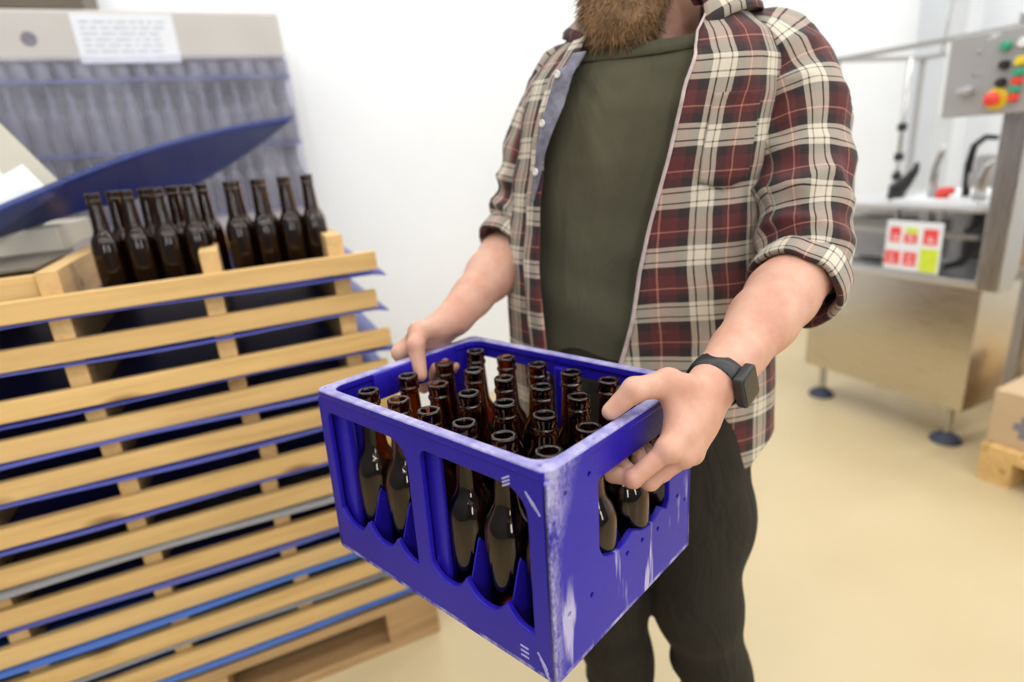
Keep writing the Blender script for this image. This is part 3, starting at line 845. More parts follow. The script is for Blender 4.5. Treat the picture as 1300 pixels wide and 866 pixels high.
# ------------------------------------------------------------------ the person
# numpy distance fields -> one smooth skin
class Field:
    def __init__(s, lo, hi, h):
        s.h = h; s.lo = np.array(lo, float); s.n = np.ceil((np.array(hi)-s.lo)/h).astype(int)+1
        s.F = np.full(s.n, .25, dtype=np.float64)
        s.ax = [s.lo[i]+h*np.arange(s.n[i]) for i in range(3)]
    def win(s, lo, hi):
        a = np.clip(np.floor((np.array(lo)-s.lo)/s.h).astype(int), 0, s.n); b = np.clip(np.ceil((np.array(hi)-s.lo)/s.h).astype(int)+1, 0, s.n)
        sl = tuple(slice(x, y) for x, y in zip(a, b))
        g = np.meshgrid(s.ax[0][sl[0]], s.ax[1][sl[1]], s.ax[2][sl[2]], indexing='ij')
        return sl, g
    def put(s, sl, D, k, op='u'):
        A = s.F[sl]
        if op == 'u':
            if k <= 0: s.F[sl] = np.minimum(A, D)
            else:
                hh = np.clip(.5+.5*(A-D)/k, 0, 1); s.F[sl] = A*(1-hh)+D*hh-k*hh*(1-hh)
        else:
            hh = np.clip(.5-.5*(A+D)/k, 0, 1); s.F[sl] = A*(1-hh)-D*hh+k*hh*(1-hh)
    def cone(s, a, b, ra, rb, k=.01, op='u', into=None):
        a = np.array(a, float); b = np.array(b, float); m = max(ra, rb)+k+4*s.h
        sl, g = s.win(np.minimum(a, b)-m, np.maximum(a, b)+m)
        if g[0].size == 0: return s
        ab = b-a; L2 = max(ab@ab, 1e-12)
        t = np.clip(((g[0]-a[0])*ab[0]+(g[1]-a[1])*ab[1]+(g[2]-a[2])*ab[2])/L2, 0, 1)
        D = np.sqrt((g[0]-a[0]-t*ab[0])**2+(g[1]-a[1]-t*ab[1])**2+(g[2]-a[2]-t*ab[2])**2)-(ra+(rb-ra)*t)
        s.put(sl, D, k, op); return s
    def ell(s, c, r, k=.01, rot=None, op='u'):
        c = np.array(c, float); r = np.array(r, float); m = r.max()+k+4*s.h
        sl, g = s.win(c-m, c+m)
        if g[0].size == 0: return s
        p = np.stack([g[0]-c[0], g[1]-c[1], g[2]-c[2]], -1)
        if rot is not None: p = p @ np.array(rot)
        k0 = np.sqrt(((p/r)**2).sum(-1))+1e-9; k1 = np.sqrt(((p/r**2)**2).sum(-1))+1e-9
        s.put(sl, k0*(k0-1)/k1, k, op); return s
    def merge(s, o, k):
        s.put((slice(None),)*3, o.F, k); return s
    def net(s):
        F = s.F; S = F < 0; n = F.shape
        c = [(i, j, k) for i in (0, 1) for j in (0, 1) for k in (0, 1)]
        sub = lambda A, q: A[q[0]:n[0]-1+q[0], q[1]:n[1]-1+q[1], q[2]:n[2]-1+q[2]]
        anyv = np.zeros([x-1 for x in n], bool); allv = np.ones_like(anyv)
        for q in c: v = sub(S, q); anyv |= v; allv &= v
        act = anyv & ~allv; I = np.argwhere(act)
        val = {q: F[I[:, 0]+q[0], I[:, 1]+q[1], I[:, 2]+q[2]] for q in c}
        acc = np.zeros((len(I), 3)); cnt = np.zeros(len(I))
        for q in c:
            for ax in range(3):
                if q[ax] == 0:
                    r = list(q); r[ax] = 1; r = tuple(r); f0, f1 = val[q], val[r]
                    m = (f0 < 0) != (f1 < 0); t = np.where(m, f0/np.where(m, f0-f1, 1), 0)
                    p = np.zeros((len(I), 3)); p += np.array(q); p[:, ax] += t
                    acc += p*m[:, None]; cnt += m
        V = s.lo+(I+acc/cnt[:, None])*s.h
        idx = np.full(act.shape, -1); idx[I[:, 0], I[:, 1], I[:, 2]] = np.arange(len(I))
        Q = []
        for ax in range(3):
            b, d = [(1, 2), (2, 0), (0, 1)][ax]
            A0 = np.take(S, range(0, n[ax]-1), ax); A1 = np.take(S, range(1, n[ax]), ax)
            E = np.argwhere(A0 != A1)
            E = E[(E[:, b] >= 1) & (E[:, b] < n[b]-1) & (E[:, d] >= 1) & (E[:, d] < n[d]-1)]
            ins = S[E[:, 0], E[:, 1], E[:, 2]]
            def cell(db, dd):
                G = E.copy(); G[:, b] += db; G[:, d] += dd; return idx[G[:, 0], G[:, 1], G[:, 2]]
            q = np.stack([cell(-1, -1), cell(0, -1), cell(0, 0), cell(-1, 0)], 1)
            q[~ins] = q[~ins][:, ::-1]; Q.append(q)
        Q = np.concatenate(Q); Q = Q[(Q >= 0).all(1)]
        return V, Q

CY = R(-66.8195)
PO = Vector((.24, .47, 0))                     # person's base in crate-aligned coordinates
MP_ = Matrix.Translation((.0488, .7921, 0)) @ Matrix.Rotation(CY, 4, 'Z') @ Matrix.Translation(PO)
person = empty('person', M=MP_)
tag(person, 'bearded person in open plaid shirt and olive t-shirt holding the blue crate', 'person')
def pv(V): return [(v[0]-PO.x, v[1]-PO.y, v[2]) for v in V]
def fmesh(fields, name, mat, parent, uv=None):
    b = MB()
    for f in fields:
        V, Q = f.net(); b.add(pv(V), [tuple(int(i) for i in q) for q in Q])
    return b.build(name, mat, parent, True)
def taper(f, pts, rad, k):
    for i in range(len(pts)-1): f.cone(pts[i], pts[i+1], rad[i], rad[i+1], k)
    return f
TY = R(20); TA = (math.cos(TY), math.sin(TY)); TB = (math.sin(TY), -math.cos(TY)); T0 = (.205, .565)
#        z     s     w     d     bk
TR_ = [(.66, -.034, .222, .142, .0), (.78, -.036, .224, .140, .0), (.86, -.036, .222, .134, .0), (.92, -.037, .220, .130, .0), (1.00, -.040, .213, .124, .0), (1.08, -.043, .207, .120, .0),
       (1.16, -.038, .200, .120, .0), (1.24, -.028, .194, .123, .0), (1.32, -.012, .190, .120, -.004), (1.37, -.004, .182, .112, -.010), (1.405, .0, .160, .098, -.016), (1.432, .002, .128, .085, -.022),
       (1.455, .004, .095, .074, -.028), (1.475, .004, .070, .066, -.034), (1.50, .004, .060, .060, -.038)]
def tparam(z):
    q = TR_
    if z <= q[0][0]: return q[0][1:]
    for a, b in zip(q, q[1:]):
        if z <= b[0]:
            t = (z-a[0])/(b[0]-a[0]); return tuple(a[i]+(b[i]-a[i])*t for i in range(1, 5))
    return q[-1][1:]
def tpoint(z, th, off=0.0, zz=None, n=2.3):
    """point of the torso section at height z, th = 0 at the chest, positive to the person's left"""
    s, w, d, bk = tparam(z); w += off; d += off
    sn, cs = math.sin(th), math.cos(th)
    x = w*math.copysign(abs(sn)**(2/n), sn); y = d*math.copysign(abs(cs)**(2/n), cs)+bk*-1*-1
    y = d*math.copysign(abs(cs)**(2/n), cs)+bk
    return Vector((T0[0]+(s+x)*TA[0]+y*TB[0], T0[1]+(s+x)*TA[1]+y*TB[1], z if zz is None else zz))

# --- arms with hands
def arm(elbow, wrist, side, H):
    """forearm and hand; H = dict of finger joint chains in order thumb, index, middle, ring, pinky"""
    allp = [p for c in H.values() for p in c]+[elbow, wrist]
    lo = np.min(np.array(allp), 0)-.075; hi = np.max(np.array(allp), 0)+.075
    f = Field(lo, hi, .0022)
    e = np.array(elbow); w = np.array(wrist); d = w-e; L = np.linalg.norm(d); d /= L
    P = lambda t, off=(0, 0, 0): tuple(e+d*L*t+np.array(off))
    o = np.array([.006*side, 0, 0])
    taper(f, [P(-.03), P(.08), P(.28), P(.5), P(.75), P(1.0)], [.036, .044, .0465, .043, .034, .0275], .012)
    f.cone(P(.02, (.012*side, 0, .008)), P(.5, (.006*side, 0, .006)), .036, .030, .015)     # brachioradialis
    f.cone(P(.05, (-.008*side, 0, -.014)), P(.55, (0, 0, -.008)), .033, .028, .015)        # flexors
    # flatten-wide wrist
    nk = np.array(H['pinky'][0])-np.array(H['index'][0]); nk /= np.linalg.norm(nk)
    f.cone(tuple(w-nk*.011), tuple(w-d*.05-nk*.010), .0215, .024, .012); f.cone(tuple(w+nk*.011), tuple(w-d*.05+nk*.010), .0215, .024, .012)
    f.cone(tuple(w-d*.018+nk*.02+np.array([.008*side, 0, .006])), tuple(w-d*.022+nk*.02+np.array([.008*side, 0, .006])), .010, .010, .012)   # ulna head
    # palm
    mc_ = {k: np.array(H[k][0]) for k in ('index', 'middle', 'ring', 'pinky')}
    for (k, q), r in zip(mc_.items(), (.0145, .0145, .0135, .0125)):
        t = {'index': -.012, 'middle': -.004, 'ring': .005, 'pinky': .012}[k]
        f.cone(tuple(w+nk*t), tuple(q), .019, r, .012)
    cen = sum(mc_.values())/4*.5+w*.5
    f.ell(cen, (.020, .030, .026), .014)
    th = [np.array(p) for p in H['thumb']]
    f.cone(tuple(w+d*.012-nk*.016), tuple(th[0]), .019, .0145, .014)
    f.cone(tuple(th[0]), tuple(mc_['index']*.75+w*.25), .012, .012, .016)      # web
    for k in ('index', 'middle', 'ring', 'pinky'):
        g = Field(lo, hi, .0022); c = H[k]; r0 = {'index': .0098, 'middle': .0100, 'ring': .0096, 'pinky': .0084}[k]
        g.cone(c[0], c[1], r0*1.12, r0*1.02, .002); g.ell(c[1], (r0*1.08,)*3, .004)
        g.cone(c[1], c[2], r0*.98, r0*.92, .002); g.ell(c[2], (r0*.97,)*3, .003)
        g.cone(c[2], c[3], r0*.9, r0*.74, .002)
        # join to the palm smoothly, stay apart from each other
        D = g.F; A = f.F
        kk = .0035; hh = np.clip(.5+.5*(A-D)/kk, 0, 1); f.F = A*(1-hh)+D*hh-kk*hh*(1-hh)
        f.ell(mc_[k], (r0*1.3,)*3, .006)
    g = Field(lo, hi, .0022)
    g.cone(th[0], th[1], .0150, .0132, .003); g.ell(th[1], (.0142,)*3, .004); g.cone(th[1], th[2], .0135, .0100, .003)
    A, D = f.F, g.F; kk = .006; hh = np.clip(.5+.5*(A-D)/kk, 0, 1); f.F = A*(1-hh)+D*hh-kk*hh*(1-hh)
    return f
HL = {'thumb': [(.420, .200, 1.012), (.398, .166, 1.012), (.378, .148, .988)],
      'index': [(.440, .162, .953), (.415, .131, .925), (.389, .132, .921), (.371, .139, .938)],
      'middle': [(.447, .183, .939), (.420, .158, .910), (.393, .157, .913), (.374, .160, .932)],
      'ring': [(.446, .206, .931), (.421, .183, .908), (.401, .181, .912), (.391, .183, .928)],
      'pinky': [(.440, .227, .929), (.418, .207, .912), (.396, .204, .915), (.380, .204, .930)]}
HR = {'thumb': [(-.006, .198, 1.010), (.010, .176, .997), (.026, .166, .955)],
      'index': [(-.034, .178, .978), (-.032, .180, .930), (-.002, .190, .920), (.024, .198, .957)],
      'middle': [(-.038, .201, .972), (-.034, .202, .924), (-.003, .209, .917), (.026, .217, .958)],
      'ring': [(-.037, .224, .970), (-.032, .224, .923), (-.004, .228, .917), (.022, .232, .944)],
      'pinky': [(-.032, .245, .970), (-.026, .243, .930), (-.002, .245, .922), (.018, .246, .942)]}
EL_, WL = (.454, .545, 1.079), (.438, .274, .986)
ER_, WR = (-.040, .500, 1.110), (-.002, .268, 1.013)
fL = arm(EL_, WL, 1, HL); fR = arm(ER_, WR, -1, HR)
# --- trunk, neck, head, legs (mostly under the clothes)
fb_ = Field((-.16, .28, .0), (.55, .80, 1.74), .008)
hipL, kneeL, ankL = (.285, .550, .86), (.340, .465, .475), (.395, .545, .075)
hipR, kneeR, ankR = (.115, .475, .86), (.185, .415, .465), (.225, .430, .075)
fb_.ell((.175, .570, 1.20), (.145, .075, .19), .04, [[TA[0], TB[0], 0], [TA[1], TB[1], 0], [0, 0, 1]])
fb_.ell((.175, .550, .93), (.125, .060, .15), .05, [[TA[0], TB[0], 0], [TA[1], TB[1], 0], [0, 0, 1]])
SHL, SHR = (.378, .655, 1.325), (.018, .522, 1.325)
fb_.cone((.33, .635, 1.37), (.07, .535, 1.37), .035, .035, .04)
for S_, E_ in ((SHL, EL_), (SHR, ER_)): taper(fb_, [S_, tuple(np.array(S_)*.5+np.array(E_)*.5), E_], [.048, .040, .036], .02)
taper(fb_, [(.190, .625, 1.38), (.185, .612, 1.47), (.172, .59, 1.54)], [.068, .0575, .056], .03)
hd_ = np.array([.168, .585, 1.585])
fb_.ell(hd_, (.074, .095, .098), .02); fb_.ell(hd_+np.array([.004, -.045, -.055]), (.058, .062, .078), .03)
fb_.cone(hd_+np.array([.004, -.088, .0]), hd_+np.array([.005, -.112, -.035]), .010, .014, .012)
for sx in (-1, 1):
    fb_.ell(hd_+np.array([.034*sx+.003, -.092, .012]), (.017, .012, .011), .012, op='s')
    fb_.ell(hd_+np.array([.077*sx, .005, -.02]), (.010, .020, .030), .008)
for a, b, c in ((hipL, kneeL, ankL), (hipR, kneeR, ankR)):
    taper(fb_, [a, b], [.078, .052], .03); taper(fb_, [b, tuple(np.array(b)*.65+np.array(c)*.35), c], [.050, .052, .036], .02)
    fb_.cone((c[0], c[1], .06), (c[0]+.02, c[1]-.13, .04), .036, .03, .02)
body = fmesh([fb_, fL, fR], 'body', M_skin, person)
# eyes
for sx in (-1, 1):
    ey_ = MB(); Mv = Matrix.Translation(Vector(hd_)+Vector((.034*sx+.003, -.0765, .012))-PO)
    prof = [(0, -.0115)]+[(.0115*math.cos(R(a)), .0115*math.sin(R(a))) for a in range(-75, 90, 15)]+[(0, .0115)]
    eo = ey_.lathe(prof, 20, M=Mv).build('eye', M_eye, person, True)
    ir = MB().lathe([(0, 0), (.0055, 0), (.004, .0022), (0, .0026)], 18, M=Matrix.Translation(Vector(hd_)+Vector((.034*sx+.003, -.0874, .012))-PO) @ Matrix.Rotation(R(90), 4, 'X')).build('iris', M_hairdark, eo, True)
MB().tube([Vector(hd_)+Vector(q)-PO for q in ((-.022, -.104, -.066), (-.01, -.110, -.064), (.005, -.111, -.063), (.02, -.110, -.064), (.032, -.104, -.066))], [.003, .006, .007, .006, .003], 10).build('mouth', M_nail, person, True)
for sx in (-1, 1):
    lid = MB(); P = []
    for i in range(11):
        a = R(-65+130*i/10); row = []
        for e in (18, 35, 55, 80):
            row.append(Vector(hd_)+Vector((.034*sx+.003, -.0765, .012))-PO+Vector((math.sin(a)*math.cos(R(e)), -math.cos(a)*math.cos(R(e)), math.sin(R(e))))*.0128)
        P.append(row)
    lid.grid(P).build('eyelid', M_skin, body, True)
    MB().tube([Vector(hd_)+Vector(((.034+q)*sx+.003, y, z))-PO for q, y, z in ((-.020, -.094, .030), (-.006, -.095, .036), (.008, -.091, .037), (.022, -.081, .031))], [.003, .005, .0045, .002], 10).build('eyebrow', M_hairdark, person, True)
# --- nails on the visible fingers
nl = MB()
for ch, up in ((HL['thumb'], (-.2, -.3, .95)), (HR['thumb'], (.7, -.6, .3)), (HR['index'], (.9, -.2, .3)), (HR['middle'], (.9, -.2, .3))):
    a, b = Vector(ch[-2]), Vector(ch[-1]); ax = (b-a).normalized(); n_ = Vector(up); n_ = (n_-ax*n_.dot(ax)).normalized(); sd = ax.cross(n_)
    c_ = b - ax*.001 + n_*.0068
    Mn = Matrix(((*sd, 0), (*ax, 0), (*n_, 0), (0, 0, 0, 1))).transposed(); Mn.translation = c_-PO
    q = MB().add(*curve_plate([rrect(-.0045, .0045, -.006, .006, .004, 4)], .0016, .0006, Mn)).build('fingernail', M_nail, body, True)

# --- trousers
ft = Field((-.05, .25, .05), (.56, .78, 1.02), .0065)
ft.ell((.175, .535, .90), (.160, .098, .12), .05, [[TA[0], TB[0], 0], [TA[1], TB[1], 0], [0, 0, 1]])
def trouser(h, k, a, sgn):
    h = np.array(h); k = np.array(k); a = np.array(a)
    taper(ft, [h, h*.5+k*.5, k, k*.62+a*.38, a+np.array([0, 0, .05])], [.090, .084, .072, .060, .052], .03)
    ft.cone(h+np.array([.01*sgn, .02, -.02]), h*.4+k*.6+np.array([.0, .02, 0]), .078, .068, .03)
    for i in range(7):                       # bunched cloth around knee and shin
        t = i/6; c = k+(a-k)*(.02+t*.8); ang = i*2.3
        off = np.array([math.cos(ang), math.sin(ang), 0])*.030
        ft.cone(c+off+np.array([-.03*math.sin(ang), .03*math.cos(ang), .012]), c+off*1.1+np.array([.03*math.sin(ang), -.03*math.cos(ang), -.014]), .030, .028, .018)
    ft.ell(h*.30+k*.70+np.array([.058*sgn, .03, .03]), (.030, .062, .082), .014)     # cargo pocket
    ft.ell(a+np.array([0, 0, .035]), (.056, .06, .026), .015)
trouser(hipL, kneeL, ankL, 1); trouser(hipR, kneeR, ankR, -1)
tro = fmesh([ft], 'trousers', M_trouser, person)
flap = MB()
hk = np.array(hipL)*.30+np.array(kneeL)*.70
# --- shoes
for a, nm in ((ankL, 'l'), (ankR, 'r')):
    f = Field((a[0]-.1, a[1]-.25, -.005), (a[0]+.12, a[1]+.12, .16), .006)
    f.cone((a[0], a[1]+.02, .055), (a[0]+.012, a[1]-.08, .05), .046, .046, .02); f.cone((a[0]+.012, a[1]-.08, .048), (a[0]+.02, a[1]-.16, .042), .046, .036, .02)
    f.cone((a[0], a[1], .06), (a[0], a[1]+.005, .115), .045, .043, .02)
    sh = fmesh([f], 'shoe', M_shoe, person)
    so = MB().add(*curve_plate([[(a[0]-PO.x+q[0], a[1]-PO.y+q[1]) for q in ((-.046, .05), (-.05, 0), (-.042, -.09), (-.028, -.17), (.0, -.205), (.03, -.205), (.058, -.17), (.064, -.09), (.05, 0), (.044, .05), (.02, .07), (-.02, .07))][::-1]], .022, .005, Matrix.Translation((0, 0, .0125)))).build('sole', M_sole, sh, True, sharp=40)

# --- t-shirt
def fold(x, y, z, s): return mnoise.noise(Vector((x*s, y*s, z*s*.45)))
P = []
NZ, NT_ = 90, 120
for j in range(NZ):
    row = []
    for i in range(NT_):
        th = -PI+2*PI*i/NT_; zt = 1.402+.05*(1-math.cos(th))/2
        z = .70+(zt-.70)*j/(NZ-1)
        p = tpoint(z, th, -.012)
        sag = .006*fold(p.x, p.y, p.z, 14)+.0035*math.sin(z*46+th*3+2*fold(p.x, p.y, z, 5))*max(0, 1-abs(z-1.02)/.16)
        p = tpoint(z, th, -.012+sag)
        row.append(p-PO)
    P.append(row)
tee = MB().grid(P, wrap=True).build('t_shirt', M_tee, person, True)
tee.modifiers.new('thick', 'SOLIDIFY').thickness = .003
P = []
for th_ in range(72):
    th = -PI+2*PI*th_/72; zt = 1.402+.05*(1-math.cos(th))/2
    row = []
    for (do, dz) in ((-.010, -.016), (-.007, -.014), (-.007, .0), (-.010, .004), (-.015, .003), (-.016, -.012)):
        row.append(tpoint(zt+dz, th, do)-PO)
    P.append(row)
P.append(P[0])
MB().grid(P).build('neck_rib', M_teerib, tee, True)

# --- plaid shirt
EDL = [(.68, -6), (.916, 0), (1.006, 5), (1.132, 10), (1.24, 15), (1.336, 16), (1.408, 21), (1.44, 32), (1.48, 44)]
EDR = [(.68, -26), (.946, -28), (1.10, -31), (1.26, -33), (1.34, -32), (1.40, -30), (1.44, -40), (1.48, -52)]
def lin(tab, z):
    if z <= tab[0][0]: return tab[0][1]
    for a, b in zip(tab, tab[1:]):
        if z <= b[0]: return a[1]+(b[1]-a[1])*(z-a[0])/(b[0]-a[0])
    return tab[-1][1]
def hem(th): return .665+.115*math.sin(th)**2
ZTOP = 1.466
def sp(z, th, extra=0.0):
    """a point of the shirt body"""
    o = .014+extra
    hz = max(0, 1-(z-.74)/.5)
    c = tpoint(z, th, 0)
    w = .0075*fold(c.x, c.y, c.z, 8.5)+.004*fold(c.x+3, c.y, c.z, 19)
    w += .010*hz*(.5+.5*math.sin(th*5+1))*(.6+.4*fold(c.x, c.y, z, 4))         # loose lower folds
    w += .003*math.sin(z*60+th*2+3*fold(c.x, c.y, z, 5))*max(0, 1-abs(z-1.22)/.2)*abs(math.sin(th))
    return tpoint(z, th, o+w)
def arcu(z, th): return .155*th*(1+.0*z)
NR, NC = 120, 170
P, UV = [], []
for j in range(NR):
    rp, ru = [], []
    for i in range(NC):
        f_ = i/(NC-1)
        # opening angles depend on the height, which depends on the hem: two passes
        z = 1.0
        for _ in range(3):
            a, b = R(lin(EDL, z)), R(360+lin(EDR, z)); th = a+(b-a)*f_
            zh = hem(th); z = zh+(ZTOP-zh)*j/(NR-1)
        ed = min(f_, 1-f_)*(b-a)
        flare = .010*math.exp(-ed/.10)*(1 if z < 1.38 else .3)
        p = sp(z, th, flare)
        rp.append(p-PO); ru.append((arcu(z, th), z))
    P.append(rp); UV.append(ru)
shirt = MB().grid(P, UV).build('plaid_shirt', M_plaid, person, True, True)
md = shirt.modifiers.new('thick', 'SOLIDIFY'); md.thickness = .0022; md.offset = 0
# front edges: pale seam strip on the left panel, turned-out lining with buttons on the right panel
def strip(tab, t0, t1, z0, z1, off, name, m, par, n=70, k=4, tp=False, wrapb=0):
    P, UV = [], []
    for j in range(n):
        z = z0+(z1-z0)*j/(n-1); b0 = lin(tab, z)+wrapb; rp, ru = [], []
        for i in range(k):
            th = R(b0+t0+(t1-t0)*(min(1, .15+(z-z0)/(z1-z0)*1.3) if tp else 1)*i/(k-1))
            rp.append(sp(z, th, off+.010*math.exp(-abs(th-R(b0-wrapb))/.10)*(1 if z < 1.38 else .3))-PO); ru.append((arcu(z, th)+.03, z+.02))
        P.append(rp); UV.append(ru)
    o = MB().grid(P, UV).build(name, m, par, True, True)
    md = o.modifiers.new('thick', 'SOLIDIFY'); md.thickness = .0028; md.offset = 0
    return o
strip(EDL, -.5, .6, .70, 1.45, .0035, 'edge_seam', M_seam, shirt, k=3)
pk = strip(EDR, -9.5, 1.5, .76, 1.435, .0045, 'front_placket', M_plaid, shirt, k=6)
lg = strip(EDR, -1.0, 6.5, 1.19, 1.40, .011, 'turned_lining', M_plaidin, shirt, k=6, tp=True)
for z in (1.235, 1.305, 1.372):
    th = R(lin(EDR, z)+.6); p = sp(z, th, .024)-PO
    n_ = (sp(z, th, .05)-PO-p).normalized(); q = n_.to_track_quat('Z', 'Y').to_matrix().to_4x4(); q.translation = p
    MB().lathe([(0, -.001), (.0055, -.001), (.006, .0005), (.0055, .0022), (.004, .0016), (0, .0016)], 18, M=q).build('button', M_button, lg, True)
# chest pocket
P, UV = [], []
for j in range(26):
    z = 1.205+.118*j/25; rp, ru = [], []
    for i in range(26):
        th = R(29+24*i/25); zz = z-(.012*(1-abs(i-12.5)/12.5) if j == 0 else 0)
        rp.append(sp(zz, th, .0035+.0008*math.sin(j*.5))-PO); ru.append((arcu(zz, th)+.004, zz+.003))
    P.append(rp); UV.append(ru)
pkt = MB().grid(P, UV).build('chest_pocket', M_plaid, shirt, True, True); md = pkt.modifiers.new('thick', 'SOLIDIFY'); md.thickness = .003; md.offset = 0
# collar
P, UV = [], []
NCo = 90
for i in range(NCo):
    f_ = i/(NCo-1); th = R(30)+(R(360-40)-R(30))*f_
    e = min(f_, 1-f_); tip = math.exp(-e/.06)
    prof = [(1.448, .006, 0), (1.470, .008, 0), (1.492-.014*tip, .010, 0), (1.500-.016*tip, .016, 0), (1.494-.014*tip, .024, 0), (1.472-.018*tip, .036, 0), (1.448-.028*tip, .046-.006*tip, 0), (1.440-.034*tip, .048-.006*tip, 0)]
    rp, ru = [], []; L = 0
    for q, (z, o, _) in enumerate(prof):
        zr = min(z, 1.47); p = tpoint(max(1.448, zr), th, o+.004*mnoise.noise(Vector((th*2, z*9, 1))), zz=z)
        rp.append(p-PO); L += .012; ru.append((.1*th, L))
    P.append(rp); UV.append(ru)
colr = MB().grid(P, UV).build('collar', M_plaid, shirt, True, True); md = colr.modifiers.new('thick', 'SOLIDIFY'); md.thickness = .003; md.offset = 0

# --- sleeves
def smooth_path(pts, n):
    pts = [Vector(p) for p in pts]; Q = [pts[0]*2-pts[1]]+pts+[pts[-1]*2-pts[-2]]; out = []
    for i in range(n):
        t = i/(n-1)*(len(pts)-1); k = min(int(t), len(pts)-2); u = t-k
        a, b, c, d = Q[k:k+4]
        out.append(.5*((2*b)+(c-a)*u+(2*a-5*b+4*c-d)*u*u+(3*b-a-3*c+d)*u**3))
    return out
def sleeve(pts, rads, elong, name, ph, cuff_r):
    n = 90; path = smooth_path(pts, n); nt = 64
    rr = [rads[min(int(i/(n-1)*(len(rads)-1)), len(rads)-2)]+(rads[min(int(i/(n-1)*(len(rads)-1))+1, len(rads)-1)]-rads[min(int(i/(n-1)*(len(rads)-1)), len(rads)-2)])*((i/(n-1)*(len(rads)-1))-min(int(i/(n-1)*(len(rads)-1)), len(rads)-2)) for i in range(n)]
    P, UV = [], []; L = 0; fr_ = []
    ref = Vector((-.3, -.95, 0))
    for i in range(n):
        t = (path[min(i+1, n-1)]-path[max(i-1, 0)]).normalized()
        if i: L += (path[i]-path[i-1]).length
        a = (ref-t*ref.dot(t)).normalized(); b = t.cross(a); fr_.append((path[i], t, a, b))
        rp, ru = [], []
        for k in range(nt+1):
            th = 2*PI*k/nt
            c, s_ = math.cos(th), math.sin(th)
            q = Vector((c*1.3+ph, s_*1.3, L*9))
            w = .007*mnoise.noise(q)+.0035*mnoise.noise(Vector((c*2.2, s_*2.2+ph, L*26)))
            el = math.exp(-((L-elong)/.075)**2)
            w += .0085*el*(1-2*abs(math.sin(L*52+.9*c+1.3*mnoise.noise(q*1.2))))*(.55+.45*c)
            w += .004*(1-el)*(1-2*abs(math.sin(L*30+1.8*s_+1.5*mnoise.noise(q))))
            r_ = rr[i]+w
            rp.append(path[i]+(a*c+b*s_)*r_-PO); ru.append((rads[3]*(th-PI)+.02, -L+.03))
        P.append(rp); UV.append(ru)
    o = MB().grid(P, UV).build(name, M_plaid, shirt, True, True); md = o.modifiers.new('thick', 'SOLIDIFY'); md.thickness = .0022; md.offset = 0
    # rolled cuff: thick turned-back band
    p, t, a, b = fr_[-1]
    prof = [(-.040, .000), (-.036, .006), (-.02, .0075), (-.004, .0085), (.006, .0075), (.009, .003), (.006, -.002), (-.004, -.004), (-.03, -.004)]
    P, UV = [], []
    for k in range(nt+1):
        th = 2*PI*k/nt; c, s_ = math.cos(th), math.sin(th)
        w = .004*mnoise.noise(Vector((c*1.6+ph, s_*1.6, 7)))
        rp, ru = [], []
        for q, (dz, dr) in enumerate(prof):
            rp.append(p+t*(dz+.005*mnoise.noise(Vector((c*1.5, s_*1.5, ph))))+(a*c+b*s_)*(cuff_r+dr+w)-PO); ru.append((rads[3]*(th-PI)+.05, q*.010+.04))
        P.append(rp); UV.append(ru)
    MB().grid(P, UV).build('rolled_cuff', M_plaid, o, True, True)
    return o
sleeve([(.300, .640, 1.395), (.345, .655, 1.372), (.384, .655, 1.318), (.413, .625, 1.237), (.434, .582, 1.15), (.450, .552, 1.096), (.455, .525, 1.066), (.454, .505, 1.057)],
       [.052, .070, .076, .070, .065, .061, .0585, .0575], .30, 'sleeve', 0.0, .0585)
sleeve([(.100, .560, 1.392), (.066, .545, 1.372), (.030, .525, 1.318), (.004, .502, 1.249), (-.012, .484, 1.185), (-.022, .468, 1.140), (-.026, .450, 1.116), (-.027, .436, 1.106)],
       [.050, .064, .066, .060, .056, .052, .050, .049], .28, 'sleeve', 5.0, .0485)

# --- watch
wr = Vector(WL); er = Vector(EL_); ax = (er-wr).normalized(); wc = wr+ax*.012
wn = Vector((.746, .661, -.078))*.70 + Vector((-.148, .279, .949))*(-.30) + Vector((.649, -.696, .306))*1.0
wn = (wn-ax*wn.dot(ax)).normalized(); wsd = ax.cross(wn)
band = MB(); P = []
for k in range(49):
    th = 2*PI*k/48; rp = []
    rx, ry = .0330, .0300
    for (da, dr) in ((-.0115, 0), (-.011, .0018), (0, .0024), (.011, .0018), (.0115, 0), (0, -.0006)):
        rp.append(wc+ax*da+(wn*math.cos(th)*(rx+dr)+wsd*math.sin(th)*(ry+dr))-PO)
    rp.append(rp[0]); P.append(rp)
watch = band.grid(P).build('wristwatch', M_black, person, True); watch['label'] = 'black smart wristwatch with a square dark screen'
Mw = Matrix(((*wsd, 0), (*ax, 0), (*wn, 0), (0, 0, 0, 1))).transposed(); Mw.translation = wc+wn*.0365-PO
MB().add(*curve_plate([rrect(-.0215, .0215, -.0185, .0185, .006)], .0125, .003, Mw)).build('watch_case', M_black, watch, True, sharp=50)
MB().add(*curve_plate([rrect(-.0185, .0185, -.0155, .0155, .004)], .0015, .0005, Mw @ Matrix.Translation((0, 0, .0062)))).build('watch_screen', M_screen, watch, True, sharp=40)

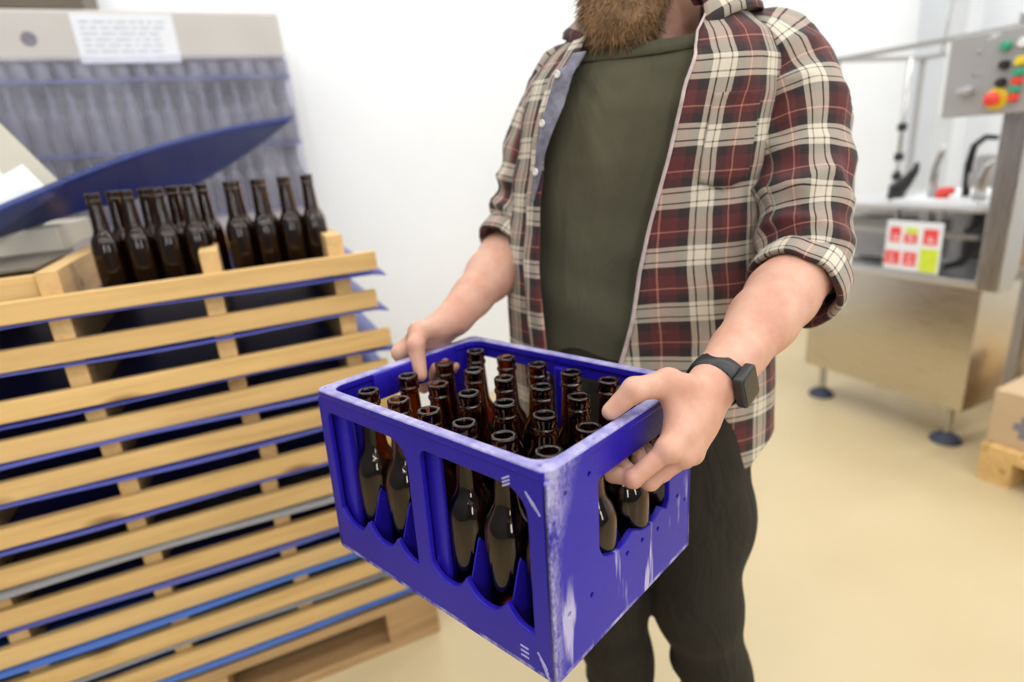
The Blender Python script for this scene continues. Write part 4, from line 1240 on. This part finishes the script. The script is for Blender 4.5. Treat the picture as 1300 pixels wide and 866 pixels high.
# --- beard and hair
BC = np.array([.180, .512, 1.468])
fbd = Field(BC-.13, BC+np.array([.13, .13, .14]), .006)
fbd.ell(BC, (.062, .052, .066), .02); fbd.ell(BC+np.array([.002, .02, .045]), (.066, .062, .04), .03)
fbd.ell(BC+np.array([.002, -.012, -.030]), (.046, .042, .036), .02)
for sx in (-1, 1): fbd.cone(BC+np.array([.060*sx-.006, .040, .05]), BC+np.array([.070*sx-.010, .062, .11]), .022, .014, .02)
brd = fmesh([fbd], 'beard', M_beard, person)
V, Q = fbd.net()
rng = random.Random(3); hb_ = MB()
nrm_ = np.zeros_like(V)
for c0, c1, c2 in ((0, 1, 2), (0, 2, 3)):
    n_ = np.cross(V[Q[:, c1]]-V[Q[:, c0]], V[Q[:, c2]]-V[Q[:, c0]]); 
    for c in (c0, c1, c2): np.add.at(nrm_, Q[:, c], n_)
nrm_ /= np.linalg.norm(nrm_, axis=1)[:, None]+1e-9
for _ in range(5200):
    i = rng.randrange(len(V)); p = Vector(V[i])+Vector((rng.uniform(-.003, .003), rng.uniform(-.003, .003), rng.uniform(-.003, .003))); n_ = Vector(nrm_[i])
    d = (n_*.75+Vector((0, -.25, -.9))+Vector((rng.uniform(-.5, .5), rng.uniform(-.5, .5), rng.uniform(-.35, .35)))).normalized()
    L = rng.uniform(.010, .024); c_ = d.orthogonal().normalized()*rng.uniform(-.3, .3)
    sd = d.cross(Vector((rng.random(), rng.random(), .3))).normalized()*rng.uniform(.00035, .0007)
    q = [p-n_*.003, p+d*L*.5+c_*L*.3+n_*.001, p+d*L+c_*L]
    up_ = d.cross(sd).normalized()*sd.length
    vs = []
    for m_, (pt, wd) in enumerate(zip(q, (1, .9, .15))):
        vs += [pt+sd*wd-PO, pt-sd*wd*.5+up_*wd-PO, pt-sd*wd*.5-up_*wd-PO]
    hb_.add(vs, [(0, 1, 4, 3), (1, 2, 5, 4), (2, 0, 3, 5), (3, 4, 7, 6), (4, 5, 8, 7), (5, 3, 6, 8), (6, 7, 8)])
hs_ = hb_.build('beard_strand', M_beard, brd, True); hs_['kind'] = 'stuff'
fh_ = Field(hd_-.14, hd_+.14, .007)
fh_.ell(hd_+np.array([0, .008, .012]), (.082, .100, .100), .01); fh_.ell(hd_+np.array([.004, -.075, -.055]), (.085, .075, .10), .02, op='s')
fmesh([fh_], 'hair', M_hairdark, person)
